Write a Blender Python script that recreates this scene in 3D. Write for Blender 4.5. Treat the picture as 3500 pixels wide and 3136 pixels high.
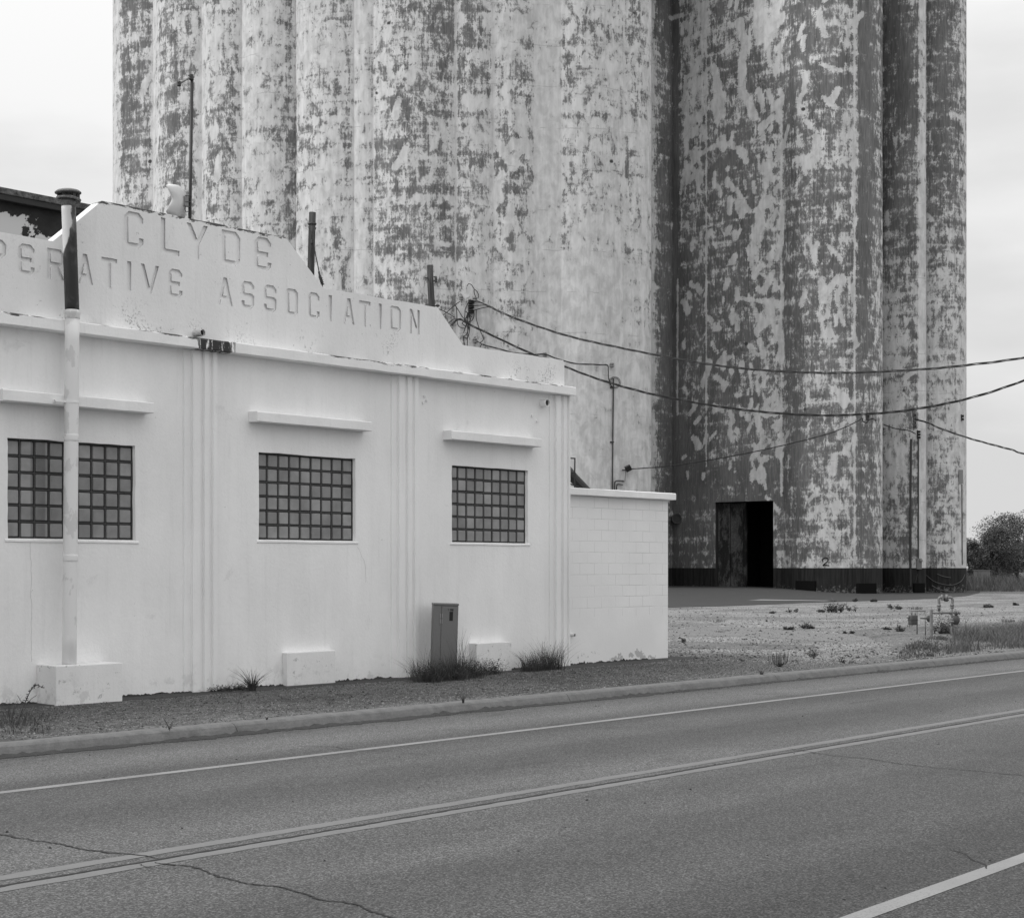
import bpy, bmesh, math, random
import numpy as np
from mathutils import Vector, Matrix, noise as mnoise

for o in list(bpy.data.objects):
    bpy.data.objects.remove(o)
SC = bpy.context.scene
COL = SC.collection
random.seed(7)
rng = np.random.default_rng(11)

# ------------------------------------------------------------------ camera
# World: x runs along the front of the white building, y goes into it, z up,
# sidewalk at z = 0, the camera stands across the road at the origin.
E = 1.747                    # eye height above the sidewalk
FP = 5200.0                  # focal length in photo pixels (photo 3500 wide)
HZ = 1940.0                  # horizon row in the photo
FW = Vector((0.7278, 0.6858, 0)).normalized()
RT = Vector((FW.y, -FW.x, 0))
W = 17.87                    # distance of the facade plane
ROADZ = -0.115
cam_d = bpy.data.cameras.new('camera')
cam = bpy.data.objects.new('camera', cam_d)
COL.objects.link(cam)
cam.location = (0, 0, E)
cam.rotation_euler = (math.radians(90), 0, math.atan2(FW.y, FW.x) - math.pi / 2)
cam_d.sensor_width = 36
cam_d.lens = FP / 3500 * 36
cam_d.shift_y = (HZ - 1568) / 3500
cam_d.clip_end = 6000
SC.camera = cam
SC.render.resolution_x = 1024
SC.render.resolution_y = 917

# ------------------------------------------------------------------ light
SUN_EL = math.radians(50)
to_sun_h = (RT * -0.95 + FW * -0.24).normalized()
wd = bpy.data.worlds.new('World')
SC.world = wd
wd.use_nodes = True
nt = wd.node_tree
bg = nt.nodes['Background']
sky = nt.nodes.new('ShaderNodeTexSky')
sky.sky_type = 'NISHITA'
sky.sun_disc = False
sky.sun_elevation = SUN_EL
sky.sun_rotation = math.atan2(to_sun_h.x, to_sun_h.y)
bw = nt.nodes.new('ShaderNodeRGBToBW')
nt.links.new(sky.outputs[0], bw.inputs[0])
tc = nt.nodes.new('ShaderNodeTexCoord')
mp = nt.nodes.new('ShaderNodeMapping')
mp.inputs['Scale'].default_value = (1, 1, 3.2)
nt.links.new(tc.outputs['Generated'], mp.inputs[0])
cn = nt.nodes.new('ShaderNodeTexNoise')
cn.inputs['Scale'].default_value = 3.1
cn.inputs['Detail'].default_value = 6
cn.inputs['Roughness'].default_value = 0.5
nt.links.new(mp.outputs[0], cn.inputs[0])
cr = nt.nodes.new('ShaderNodeMapRange')
cr.interpolation_type = 'SMOOTHSTEP'
cr.inputs['From Min'].default_value = 0.33
cr.inputs['From Max'].default_value = 0.66
cr.inputs['To Min'].default_value = 7.0
cr.inputs['To Max'].default_value = 8.8
nt.links.new(cn.outputs[0], cr.inputs[0])
mx = nt.nodes.new('ShaderNodeMix')
mx.data_type = 'FLOAT'
mx.inputs[0].default_value = 0.94      # closed cloud deck over the clear sky
nt.links.new(bw.outputs[0], mx.inputs[2])
nt.links.new(cr.outputs[0], mx.inputs[3])
# the deck brightens towards the zenith
sp_ = nt.nodes.new('ShaderNodeSeparateXYZ'); nt.links.new(tc.outputs['Generated'], sp_.inputs[0])
m1 = nt.nodes.new('ShaderNodeMath'); m1.operation = 'MULTIPLY'; nt.links.new(sp_.outputs[2], m1.inputs[0]); nt.links.new(sp_.outputs[2], m1.inputs[1])
m2 = nt.nodes.new('ShaderNodeMath'); m2.operation = 'MULTIPLY_ADD'; nt.links.new(m1.outputs[0], m2.inputs[0]); m2.inputs[1].default_value = 1.4; m2.inputs[2].default_value = 1.0
m3 = nt.nodes.new('ShaderNodeMath'); m3.operation = 'MULTIPLY'; nt.links.new(mx.outputs[0], m3.inputs[0]); nt.links.new(m2.outputs[0], m3.inputs[1])
nt.links.new(m3.outputs[0], bg.inputs['Color'])
bg.inputs['Strength'].default_value = 0.10
sl = bpy.data.lights.new('sun', 'SUN')
sl.energy = 2.3
sl.angle = math.radians(14)
sl.color = (1, 1, 1)
so = bpy.data.objects.new('sun', sl)
COL.objects.link(so)
sd = Vector((to_sun_h.x * math.cos(SUN_EL), to_sun_h.y * math.cos(SUN_EL), math.sin(SUN_EL)))
so.rotation_euler = sd.to_track_quat('Z', 'Y').to_euler()
so.location = (0, 0, 60)
SC.view_settings.view_transform = 'Standard'
SC.view_settings.look = 'None'
SC.view_settings.exposure = 0.0
SC.view_settings.gamma = 1.0

# ------------------------------------------------------------------ photo-to-place helpers
def ray(px, py=HZ):
    u = (px - 1750) / FP
    v = (HZ - py) / FP
    d = FW + RT * u
    return Vector((d.x, d.y, v))
def onY(px, py, Y):
    d = ray(px, py); t = Y / d.y
    return Vector((d.x * t, Y, E + d.z * t))
def onZ(px, py, z=0.0):
    d = ray(px, py); t = (z - E) / d.z
    return Vector((d.x * t, d.y * t, z))
def onD(px, py, D):
    d = ray(px, py)
    return Vector((d.x * D, d.y * D, E + d.z * D))
def sx(px, Y=W):
    return onY(px, HZ, Y).x

# ------------------------------------------------------------------ objects
def tag(o, label=None, cat=None, group=None, kind=None):
    if label: o['label'] = label
    if cat: o['category'] = cat
    if group: o['group'] = group
    if kind: o['kind'] = kind
    return o
def empty(name, loc=(0, 0, 0)):
    o = bpy.data.objects.new(name, None)
    o.location = loc
    o.empty_display_size = 0.2
    COL.objects.link(o)
    return o
def link_mesh(name, me, mat, parent=None, smooth=False):
    o = bpy.data.objects.new(name, me)
    COL.objects.link(o)
    if mat:
        me.materials.append(mat)
    if parent:
        o.parent = parent
        o.matrix_parent_inverse = Matrix.Translation(-parent.location)
    if smooth:
        me.polygons.foreach_set('use_smooth', [True] * len(me.polygons))
    return o
def obj(name, bm, mat, parent=None, smooth=False):
    me = bpy.data.meshes.new(name)
    bmesh.ops.recalc_face_normals(bm, faces=bm.faces)
    bm.to_mesh(me); bm.free()
    return link_mesh(name, me, mat, parent, smooth)
def pyobj(name, v, f, mat, parent=None, smooth=False):
    me = bpy.data.meshes.new(name)
    me.from_pydata(v, [], f)
    me.update()
    return link_mesh(name, me, mat, parent, smooth)

def box(bm, x0, x1, y0, y1, z0, z1, bev=0.0, M=None, seg=2):
    r = bmesh.ops.create_cube(bm, size=1)
    vs = r['verts']
    for v in vs:
        v.co = Vector((x0 + (v.co.x + .5) * (x1 - x0), y0 + (v.co.y + .5) * (y1 - y0), z0 + (v.co.z + .5) * (z1 - z0)))
    if bev > 0:
        es = list({e for v in vs for e in v.link_edges})
        g = bmesh.ops.bevel(bm, geom=es, offset=bev, segments=seg, affect='EDGES', profile=0.6)
        vs = list({v for f in g['faces'] for v in f.verts} | {v for v in vs if v.is_valid})
    if M is not None:
        for v in vs:
            v.co = M @ v.co
    return vs
def tube(bm, pts, rad, seg=8, cap=True):
    pts = [Vector(p) for p in pts]
    n = len(pts)
    rads = rad if isinstance(rad, (list, tuple)) else [rad] * n
    rings = []
    up = Vector((0, 0, 1))
    t0 = (pts[1] - pts[0]).normalized()
    if abs(t0.z) > 0.95:
        up = Vector((1, 0, 0))
    nrm = t0.cross(up).normalized()
    for i in range(n):
        a = pts[max(i - 1, 0)]; b = pts[min(i + 1, n - 1)]
        t = (b - a).normalized()
        nrm = (nrm - t * nrm.dot(t)).normalized()
        bn = t.cross(nrm)
        ring = []
        for k in range(seg):
            an = 2 * math.pi * k / seg
            ring.append(bm.verts.new(pts[i] + (nrm * math.cos(an) + bn * math.sin(an)) * rads[i]))
        rings.append(ring)
    for i in range(n - 1):
        for k in range(seg):
            bm.faces.new((rings[i][k], rings[i][(k + 1) % seg], rings[i + 1][(k + 1) % seg], rings[i + 1][k]))
    if cap:
        bm.faces.new(rings[0][::-1]); bm.faces.new(rings[-1])
def lathe(bm, prof, c=(0, 0, 0), seg=24, M=None):
    rings = []
    c = Vector(c)
    for r, z in prof:
        ring = []
        for k in range(seg):
            an = 2 * math.pi * k / seg
            p = Vector((r * math.cos(an), r * math.sin(an), z))
            if M is not None: p = M @ p
            ring.append(bm.verts.new(c + p))
        rings.append(ring)
    for i in range(len(rings) - 1):
        for k in range(seg):
            bm.faces.new((rings[i][k], rings[i][(k + 1) % seg], rings[i + 1][(k + 1) % seg], rings[i + 1][k]))
    bm.faces.new(rings[0][::-1]); bm.faces.new(rings[-1])
def smooth_pts(P, sub=8):
    P = [Vector(p) for p in P]
    out = []
    for i in range(len(P) - 1):
        p0 = P[max(i - 1, 0)]; p1 = P[i]; p2 = P[i + 1]; p3 = P[min(i + 2, len(P) - 1)]
        for k in range(sub):
            t = k / sub
            out.append(0.5 * ((2 * p1) + (p2 - p0) * t + (2 * p0 - 5 * p1 + 4 * p2 - p3) * t * t + (3 * p1 - p0 - 3 * p2 + p3) * t ** 3))
    out.append(P[-1])
    return out
def fill_plate(loops, thick):
    """2-D loops (outer + holes + islands, even-odd) -> mesh data extruded by thick, in XY."""
    cu = bpy.data.curves.new('tmp', 'CURVE')
    cu.dimensions = '2D'
    cu.fill_mode = 'BOTH'
    cu.extrude = thick / 2
    for lp in loops:
        sp = cu.splines.new('POLY')
        sp.points.add(len(lp) - 1)
        for p, q in zip(sp.points, lp):
            p.co = (q[0], q[1], 0, 1)
        sp.use_cyclic_u = True
    o = bpy.data.objects.new('tmp', cu)
    COL.objects.link(o)
    dg = bpy.context.evaluated_depsgraph_get()
    me = bpy.data.meshes.new_from_object(o.evaluated_get(dg))
    bpy.data.objects.remove(o)
    bm = bmesh.new()
    bm.from_mesh(me)
    bpy.data.meshes.remove(me)
    bmesh.ops.remove_doubles(bm, verts=bm.verts, dist=1e-5)
    return bm
def facade_plate(loops, y0, y1):
    bm = fill_plate(loops, y1 - y0)
    for v in bm.verts:
        v.co = Vector((v.co.x, (y0 + y1) / 2 + v.co.z, v.co.y))
    return bm

# ------------------------------------------------------------------ materials
class NM:
    def __init__(s, name, rough=0.8, spec=0.3):
        s.m = bpy.data.materials.new(name)
        s.m.use_nodes = True
        s.t = s.m.node_tree
        s.b = s.t.nodes['Principled BSDF']
        s.b.inputs['Roughness'].default_value = rough
        s.b.inputs['Specular IOR Level'].default_value = spec
        s.tc = s.t.nodes.new('ShaderNodeTexCoord')
    def n(s, typ): return s.t.nodes.new(typ)
    def put(s, sock, v):
        if isinstance(v, bpy.types.NodeSocket): s.t.links.new(v, sock)
        elif v is not None: sock.default_value = v
    def coord(s, scale=(1, 1, 1), src='Object', rot=(0, 0, 0), loc=(0, 0, 0)):
        m = s.n('ShaderNodeMapping')
        m.inputs['Scale'].default_value = scale
        m.inputs['Rotation'].default_value = rot
        m.inputs['Location'].default_value = loc
        s.t.links.new(s.tc.outputs[src], m.inputs[0])
        return m.outputs[0]
    def noise(s, co, scale, det=4, rough=0.55, dist=0.0):
        x = s.n('ShaderNodeTexNoise')
        x.inputs['Scale'].default_value = scale
        x.inputs['Detail'].default_value = det
        x.inputs['Roughness'].default_value = rough
        x.inputs['Distortion'].default_value = dist
        s.t.links.new(co, x.inputs['Vector'])
        return x.outputs[0]
    def vor(s, co, scale, out='Distance', feat='F1'):
        x = s.n('ShaderNodeTexVoronoi')
        x.feature = feat
        x.inputs['Scale'].default_value = scale
        s.t.links.new(co, x.inputs['Vector'])
        return x.outputs[out]
    def ma(s, op, a, b=None, c=None, clamp=False):
        x = s.n('ShaderNodeMath'); x.operation = op; x.use_clamp = clamp
        s.put(x.inputs[0], a)
        if b is not None: s.put(x.inputs[1], b)
        if c is not None: s.put(x.inputs[2], c)
        return x.outputs[0]
    def mr(s, v, a, b, lo=0.0, hi=1.0, smooth=True):
        x = s.n('ShaderNodeMapRange')
        if smooth: x.interpolation_type = 'SMOOTHSTEP'
        s.put(x.inputs['Value'], v)
        x.inputs['From Min'].default_value = a; x.inputs['From Max'].default_value = b
        x.inputs['To Min'].default_value = lo; x.inputs['To Max'].default_value = hi
        return x.outputs[0]
    def mix(s, f, a, b):
        x = s.n('ShaderNodeMix'); x.data_type = 'FLOAT'
        s.put(x.inputs[0], f); s.put(x.inputs[2], a); s.put(x.inputs[3], b)
        return x.outputs[0]
    def sep(s, src='Object'):
        x = s.n('ShaderNodeSeparateXYZ')
        s.t.links.new(s.tc.outputs[src], x.inputs[0])
        return x.outputs
    def attr(s, name):
        x = s.n('ShaderNodeAttribute'); x.attribute_name = name
        return x.outputs['Fac']
    def out(s, col, rough=None, bump=None, strength=0.3, dist=0.02):
        s.put(s.b.inputs['Base Color'], col) if isinstance(col, bpy.types.NodeSocket) else s.put(s.b.inputs['Base Color'], (col, col, col, 1))
        if rough is not None: s.put(s.b.inputs['Roughness'], rough)
        if bump is not None:
            b = s.n('ShaderNodeBump')
            b.inputs['Strength'].default_value = strength
            b.inputs['Distance'].default_value = dist
            s.t.links.new(bump, b.inputs['Height'])
            s.t.links.new(b.outputs[0], s.b.inputs['Normal'])
        return s.m

def m_plain(name, g, rough=0.6, var=0.15, sc=12, bump=0.15, metal=0.0, spec=0.4):
    k = NM(name, rough, spec)
    c = k.coord()
    n1 = k.noise(c, sc, 5, 0.6)
    n2 = k.noise(c, sc * 7, 3, 0.6)
    v = k.ma('MULTIPLY', k.mr(k.ma('MULTIPLY_ADD', n2, 0.4, k.ma('MULTIPLY', n1, 0.7)), 0.3, 0.8, 1 - var, 1 + var, False), g)
    k.b.inputs['Metallic'].default_value = metal
    return k.out(v, None, n2, bump, 0.01)

def m_whitewall(name, base=0.80, cornice=False, dirt=0.0):
    k = NM(name, 0.75, 0.25)
    c = k.coord()
    big = k.noise(c, 0.55, 4, 0.5)
    med = k.noise(k.coord((3, 3, 0.8)), 1.0, 5, 0.6)
    fine = k.noise(c, 28, 4, 0.6)
    v = k.ma('MULTIPLY', k.mr(big, 0.3, 0.7, 0.955, 1.03), base)
    v = k.ma('MULTIPLY', v, k.mr(med, 0.3, 0.72, 1.015, 0.965))
    v = k.ma('MULTIPLY', v, k.mr(fine, 0.3, 0.7, 0.985, 1.01))
    # faint grey blotches of repair and grime
    bl = k.mr(k.noise(k.coord(loc=(3, 5, 1)), 1.7, 6, 0.68, 0.4), 0.62, 0.70)
    v = k.mix(k.ma('MULTIPLY', bl, 0.20 + dirt), v, 0.46)
    # small flakes
    fl = k.mr(k.noise(k.coord(loc=(9, 1, 4)), 9.0, 5, 0.75, 0.2), 0.70 - dirt * 0.29, 0.715 - dirt * 0.29)
    v = k.mix(k.ma('MULTIPLY', fl, 0.6), v, 0.30)
    # damp splash line close to the soil
    z = k.sep()[2]
    low = k.ma('MULTIPLY', k.mr(z, 0.02, 0.5, 1, 0), k.mr(k.noise(k.coord((3, 3, 3)), 1.5, 6, 0.7), 0.52, 0.62))
    v = k.mix(k.ma('MULTIPLY', low, 0.35), v, 0.35)
    # fine rain streaks
    rs = k.mr(k.noise(k.coord((9, 9, .45), loc=(1, 3, 2)), 1.0, 6, 0.7), .52, .72)
    v = k.ma('MULTIPLY', v, k.ma('SUBTRACT', 1.0, k.ma('MULTIPLY', rs, .055)))
    if cornice:
        s_ = k.sep()
        x, zz = s_[0], s_[2]
        nn = k.noise(k.coord((14, 14, 2.2)), 1.0, 6, 0.75)
        reg = k.ma('MULTIPLY', k.mr(x, 12.25, 12.45), k.mr(x, 12.9, 13.2, 1, 0))
        st = k.mr(k.ma('ADD', nn, k.ma('MULTIPLY', reg, 0.30)), 0.72, 0.76)
        v = k.mix(k.ma('MULTIPLY', st, reg), v, 0.045)
        # moss along the upper joint
        n3 = k.noise(k.coord((2.2, 2.2, 14)), 1.0, 6, 0.72)
        top = k.mr(zz, E + 3.15, E + 3.205)
        ms = k.ma('MULTIPLY', k.mr(k.noise(k.coord(loc=(7, 0, 0)), 0.9, 3, 0.5), 0.44, 0.50), k.mr(k.ma('MULTIPLY_ADD', top, 0.2, n3), 0.62, 0.67))
        v = k.mix(k.ma('MULTIPLY', ms, k.mr(zz, E + 3.10, E + 3.17)), v, 0.08)
    if name == 'parapet_stucco':
        n4 = k.noise(k.coord((3, 3, 9)), 1.6, 7, 0.75)
        mt_ = k.mr(k.ma('ADD', n4, k.mr(k.sep()[2], E + 4.80, E + 4.885, 0, .22)), .66, .70)
        v = k.mix(k.ma('MULTIPLY', mt_, k.mr(k.sep()[2], E + 4.78, E + 4.86)), v, .10)
        g2_ = k.mr(k.noise(k.coord((1, 1, .8), loc=(2, 2, 2)), 1.3, 7, .7), .54, .64)
        v = k.mix(k.ma('MULTIPLY', k.ma('MULTIPLY', g2_, k.mr(k.noise(c, 30, 3, .7), .5, .6)), k.mr(k.sep()[2], E + 3.2, E + 3.9, .8, .1)), v, .22)
    bmp = k.ma('ADD', k.ma('MULTIPLY', k.noise(c, 7, 5, 0.6), 0.7), k.ma('MULTIPLY', fine, 0.35))
    return k.out(v, None, bmp, 0.28, 0.02)

def m_silo():
    k = NM('flaking_silo_paint', 0.9, 0.15)
    uv = k.tc.outputs['UV']
    def uvm(scale, loc=(0, 0, 0), rot=(0, 0, 0)): return k.coord(scale, 'UV', rot, loc)
    cov_shade = k.attr('cover_shade'); strk = k.attr('stroke'); zc = k.sep()[2]
    big = k.noise(uvm((1, 0.30, 1)), 0.42, 3, 0.5)
    med = k.noise(uvm((1, 0.62, 1), (13, 4, 0)), 1.7, 7, 0.64, 0.5)
    strz = k.noise(uvm((5.0, 0.30, 1), (2, 9, 0)), 1.25, 6, 0.68, 0.2)
    fin = k.noise(uvm((1, 0.5, 1), (5, 5, 0)), 7.0, 6, 0.8, 0.15)
    gr = k.noise(uvm((1, 0.7, 1), (2, 6, 0)), 16, 4, 0.8)
    hor = k.noise(uvm((0.14, 1.7, 1), (3, 1, 0)), 1.0, 5, 0.6, 0.3)
    s = k.ma('MULTIPLY', big, 0.55)
    s = k.ma('MULTIPLY_ADD', k.ma('SUBTRACT', med, .5), 1.25, k.ma('ADD', s, .5))
    s = k.ma('MULTIPLY_ADD', k.ma('SUBTRACT', strz, .5), 0.50, k.ma('ADD', s, .31))
    s = k.ma('MULTIPLY_ADD', fin, 1.0, s)
    s = k.ma('MULTIPLY_ADD', k.ma('SUBTRACT', hor, .5), 0.75, k.ma('ADD', s, .2))      
    s = k.ma('SUBTRACT', s, 1.765)
    t = k.ma('ADD', s, k.ma('MULTIPLY', k.ma('SUBTRACT', cov_shade, 0.5), 0.40))
    worn = k.ma('MULTIPLY', k.mr(t, -0.20, 0.02), k.mr(k.ma('ADD', gr, k.ma('MULTIPLY', strz, .5)), .58, .92, .15, 1.0))                # thin worn paint
    full = k.mr(t, -0.008, 0.014)                # sound paint
    sm = k.mr(k.ma('ADD', strk, k.ma('MULTIPLY', k.ma('SUBTRACT', k.ma('MULTIPLY_ADD', med, 0.5, k.ma('MULTIPLY', gr, .5)), 0.5), 4.2)), 0.47, 0.53)
    full = k.ma('MAXIMUM', full, sm)
    worn = k.ma('MAXIMUM', worn, sm)
    bare = k.ma('MULTIPLY', k.mr(k.noise(uvm((7, 0.5, 1)), 1.6, 5, 0.65), 0.3, 0.7, 0.74, 1.26), 0.160)
    bare = k.ma('MULTIPLY', bare, k.mr(k.noise(uvm((0.7, 0.15, 1), (8, 2, 0)), 1.0, 3), 0.3, 0.7, 0.80, 1.15))
    paint = k.ma('MULTIPLY', k.mr(k.noise(uvm((3, 0.4, 1), (1, 7, 0)), 1.2, 5, 0.6), 0.3, 0.7, 0.86, 1.06), 0.62)
    v = k.mix(k.ma('MULTIPLY', worn, 0.74), bare, paint)
    v = k.mix(full, v, k.ma('MULTIPLY', paint, k.mr(med, .35, .65, .82, 1.06)))
    # faint lift joints and hairline cracks
    su = k.n('ShaderNodeSeparateXYZ'); k.t.links.new(uv, su.inputs[0])
    wob = k.noise(uvm((0.5, 0.2, 1)), 1.0, 5, 0.6)
    fr = k.ma('FRACT', k.ma('MULTIPLY', k.ma('MULTIPLY_ADD', wob, 0.5, su.outputs[1]), 1 / 2.6))
    jl = k.ma('MULTIPLY', k.mr(k.ma('ABSOLUTE', k.ma('SUBTRACT', fr, 0.5)), 0.004, 0.012, 1, 0), k.mr(k.noise(uvm((0.8, 2, 1), (31, 1, 0)), 0.8, 3), 0.5, 0.6))
    v = k.mix(k.ma('MULTIPLY', jl, 0.35), v, 0.12)
    # pock marks where bolts and brackets rusted out
    pk = k.vor(uvm((1, 1.1, 1), (3, 3, 0)), 0.28)
    v = k.mix(k.mr(k.ma('ADD', pk, k.ma('MULTIPLY', fin, 0.05)), 0.055, 0.075, 1, 0), v, 0.07)
    # black tarred foot of the walls, its top painted dead level
    band = k.mr(zc, E - 0.02, E + 0.005, 1, 0)
    bf = k.mr(k.ma('ADD', k.noise(uvm((1, 1, 1), (4, 4, 0)), 3.4, 8, 0.85), k.mr(zc, 0.1, 1.2, 0.10, -0.08)), 0.60, 0.64)
    bandc = k.mix(bf, k.ma('MULTIPLY', k.mr(strz, 0.3, 0.7, 0.6, 1.5), 0.026), 0.17)
    v = k.mix(band, v, bandc)
    bmp = k.ma('ADD', k.ma('MULTIPLY', full, 0.3), k.ma('MULTIPLY', med, 0.6))
    return k.out(v, None, bmp, 0.25, 0.03)

def m_asphalt():
    k = NM('worn_asphalt', 0.85, 0.25)
    c = k.coord()
    grit = k.vor(c, 95, 'Color'); gs = k.n('ShaderNodeSeparateColor'); k.t.links.new(grit, gs.inputs[0])
    g1 = gs.outputs[0]
    g2 = k.noise(c, 60, 4, 0.7)
    big = k.noise(k.coord((0.10, 0.8, 1)), 1.0, 5, 0.55)
    pat = k.noise(k.coord((0.6, 1.2, 1), loc=(4, 2, 0)), 1.1, 6, 0.6)
    y = k.sep()[1]
    # lane tone: polished wheel paths, a bleached shoulder and a bleached crown
    sh = k.mr(y, 11.9, 12.4, 0.0, 1.0)
    ce = k.ma('MULTIPLY', k.mr(y, 7.6, 8.4), k.mr(y, 8.7, 9.9, 1, 0))
    v = k.ma('MULTIPLY_ADD', big, 0.045, 0.024)
    v = k.ma('MULTIPLY_ADD', pat, 0.030, v)
    v = k.ma('MULTIPLY_ADD', sh, 0.020, v)
    v = k.ma('MULTIPLY_ADD', ce, 0.022, v)
    v = k.ma('MULTIPLY', v, k.mr(y, 2.5, 7.8, .68, 1.06))
    tr = k.ma('SINE', k.ma('MULTIPLY_ADD', pat, 1.2, k.ma('MULTIPLY', y, 3.5)))
    v = k.ma('MULTIPLY', v, k.mr(k.ma('MULTIPLY', tr, big), -.5, .5, .90, 1.10))
    oil = k.mr(k.noise(k.coord((.7, 1.6, 1), loc=(2, 5, 0)), 1.0, 5, .65), .60, .70)
    v = k.ma('MULTIPLY', v, k.ma('SUBTRACT', 1, k.ma('MULTIPLY', oil, .22)))
    gut = k.mr(y, 13.45, 13.85)
    v = k.ma('MULTIPLY_ADD', gut, -0.024, v)
    f = k.mr(k.ma('POWER', g1, 2.0), 0.0, 1.0, 0.60, 2.1, False)
    v = k.ma('MULTIPLY', v, f)
    v = k.ma('MULTIPLY', v, k.mr(g2, 0.3, 0.7, 0.72, 1.28))
    spots = k.mr(k.noise(k.coord((2.5, 9, 1), loc=(8, 8, 0)), 1.0, 4, 0.7), 0.74, 0.77)
    v = k.mix(k.ma('MULTIPLY', spots, 0.6), v, 0.05)
    bmp = k.ma('ADD', k.ma('MULTIPLY', g1, 0.5), g2)
    return k.out(v, None, bmp, 0.35, 0.006)

def m_marking(name, g, wear=0.0):
    k = NM(name, 0.7, 0.3)
    c = k.coord()
    g2 = k.noise(c, 55, 4, 0.75)
    v = k.ma('MULTIPLY', k.mr(k.noise(c, 3, 4), 0.3, 0.7, 0.9, 1.06), g)
    v = k.ma('MULTIPLY', v, k.mr(g2, 0.3, 0.7, 0.92, 1.05))
    chip = k.mr(k.ma('ADD', g2, k.ma('MULTIPLY', k.noise(c, 1.3, 3), 0.3)), 0.74 - wear, 0.78 - wear)
    v = k.mix(k.ma('MULTIPLY', chip, 0.7), v, 0.15)
    return k.out(v, None, g2, 0.3, 0.004)

def m_gravel(name, lo, hi, dark=False):
    k = NM(name, 0.95, 0.1)
    c = k.coord()
    cell = k.vor(c, 26, 'Color'); gs = k.n('ShaderNodeSeparateColor'); k.t.links.new(cell, gs.inputs[0])
    cd = k.vor(c, 26)
    cell2 = k.vor(c, 60, 'Color'); g3 = k.n('ShaderNodeSeparateColor'); k.t.links.new(cell2, g3.inputs[0])
    far = k.noise(k.coord((1, 1, 1)), 5.0, 6, 0.75)
    patch = k.noise(k.coord((0.30, 0.55, 1)), 0.8, 5, 0.6, 0.3)
    pm = k.mr(patch, 0.36, 0.62)
    v = k.mix(pm, lo, hi)
    v = k.ma('MULTIPLY', v, k.mr(gs.outputs[0], 0, 1, 0.62, 1.45, False))
    v = k.ma('MULTIPLY', v, k.mr(g3.outputs[1], 0, 1, 0.8, 1.2, False))
    v = k.ma('MULTIPLY', v, k.mr(far, 0.3, 0.7, 0.60, 1.4))
    litter = k.mr(k.noise(k.coord((1.2, 3.0, 1), loc=(5, 1, 0)), 1.3, 7, 0.78), 0.66, 0.70)
    v = k.mix(k.ma('MULTIPLY', litter, 0.7), v, 0.05)
    bmp = k.ma('ADD', k.ma('MULTIPLY', cd, -1.0), k.ma('MULTIPLY', far, 0.4))
    return k.out(v, None, bmp, 0.8, 0.02)

def _x(): pass
def m_leaf(name, lo, hi, sc=3.0):
    k = NM(name, 0.6, 0.25)
    oi = k.noise(k.coord(), sc, 4, 0.7)
    v = k.mr(oi, 0.32, 0.68, lo, hi, False)
    try:
        k.b.inputs['Subsurface Weight'].default_value = 0.0
    except Exception: pass
    return k.out(v)

M_wall = m_whitewall('white_stucco', 0.84)
M_cornice = m_whitewall('white_stucco_ledge', 0.85, cornice=True)
M_block = m_whitewall('chipped_white_concrete', 0.78, dirt=0.30)
M_silo = m_silo()
M_asph = m_asphalt()
M_white_line = m_marking('white_line_paint', 0.225, 0.05)
M_yellow_line = m_marking('faded_line_paint', 0.145, 0.12)
M_curb = m_plain('curb_concrete', 0.125, 0.9, 0.38, 7, 0.5)
M_lot = m_gravel('pale_gravel', 0.145, 0.22)
M_verge = m_gravel('dark_gravel', 0.06, 0.105)
M_slab = m_plain('apron_concrete', 0.034, 0.85, 0.2, 0.5, 0.2)
M_slab2 = m_plain('pale_concrete', 0.22, 0.85, 0.15, 0.7, 0.2)
M_rope = m_plain('old_rope', .12, .95, .3)
M_black = m_plain('black_rubber', 0.02, 0.55, 0.2)
M_crack = m_plain('crack_tar', 0.018, 0.9, 0.3)
M_dark = m_plain('dark_iron', 0.045, 0.55, 0.3, 20)
M_steel = m_plain('grey_steel', 0.22, 0.45, 0.25, 14, metal=0.2)
M_cab = m_plain('cabinet_paint', 0.165, 0.45, 0.06, 3, 0.03)
M_cab_d = m_plain('cabinet_gap', 0.02, 0.8, 0.1)
M_cab_l = m_plain('latch_metal', 0.26, 0.4, 0.1)
M_white_pl = m_plain('white_plastic', 0.55, 0.35, 0.03, 6, 0.02)
M_wood = None
def m_wood():
    k = NM('weathered_pole_wood', 0.9, 0.1)
    n1 = k.noise(k.coord((14, 14, 0.6)), 2.0, 6, 0.7)
    v = k.mr(n1, 0.3, 0.7, 0.02, 0.11, False)
    return k.out(v, None, n1, 0.8, 0.02)
M_wood = m_wood()
M_leaf = m_leaf('tree_leaves', 0.03, 0.20, 1.1)
M_leaf2 = m_leaf('shrub_leaves', 0.02, 0.06, 1.2)
M_bark = m_plain('bark', 0.045, 0.9, 0.3, 5, 0.5)
M_weed = m_leaf('weed_blades', 0.035, 0.10, 9)
M_weed_m = m_leaf('mid_weed_blades', 0.035, 0.13, 6)
M_weed_l = m_leaf('pale_weed_blades', 0.06, 0.15, 9)
M_drygrass = m_leaf('field_grass_blades', 0.09, 0.24, 0.6)
M_glass_m = m_plain('block_mortar', 0.03, 0.7, 0.35, 9, 0.2)
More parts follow.
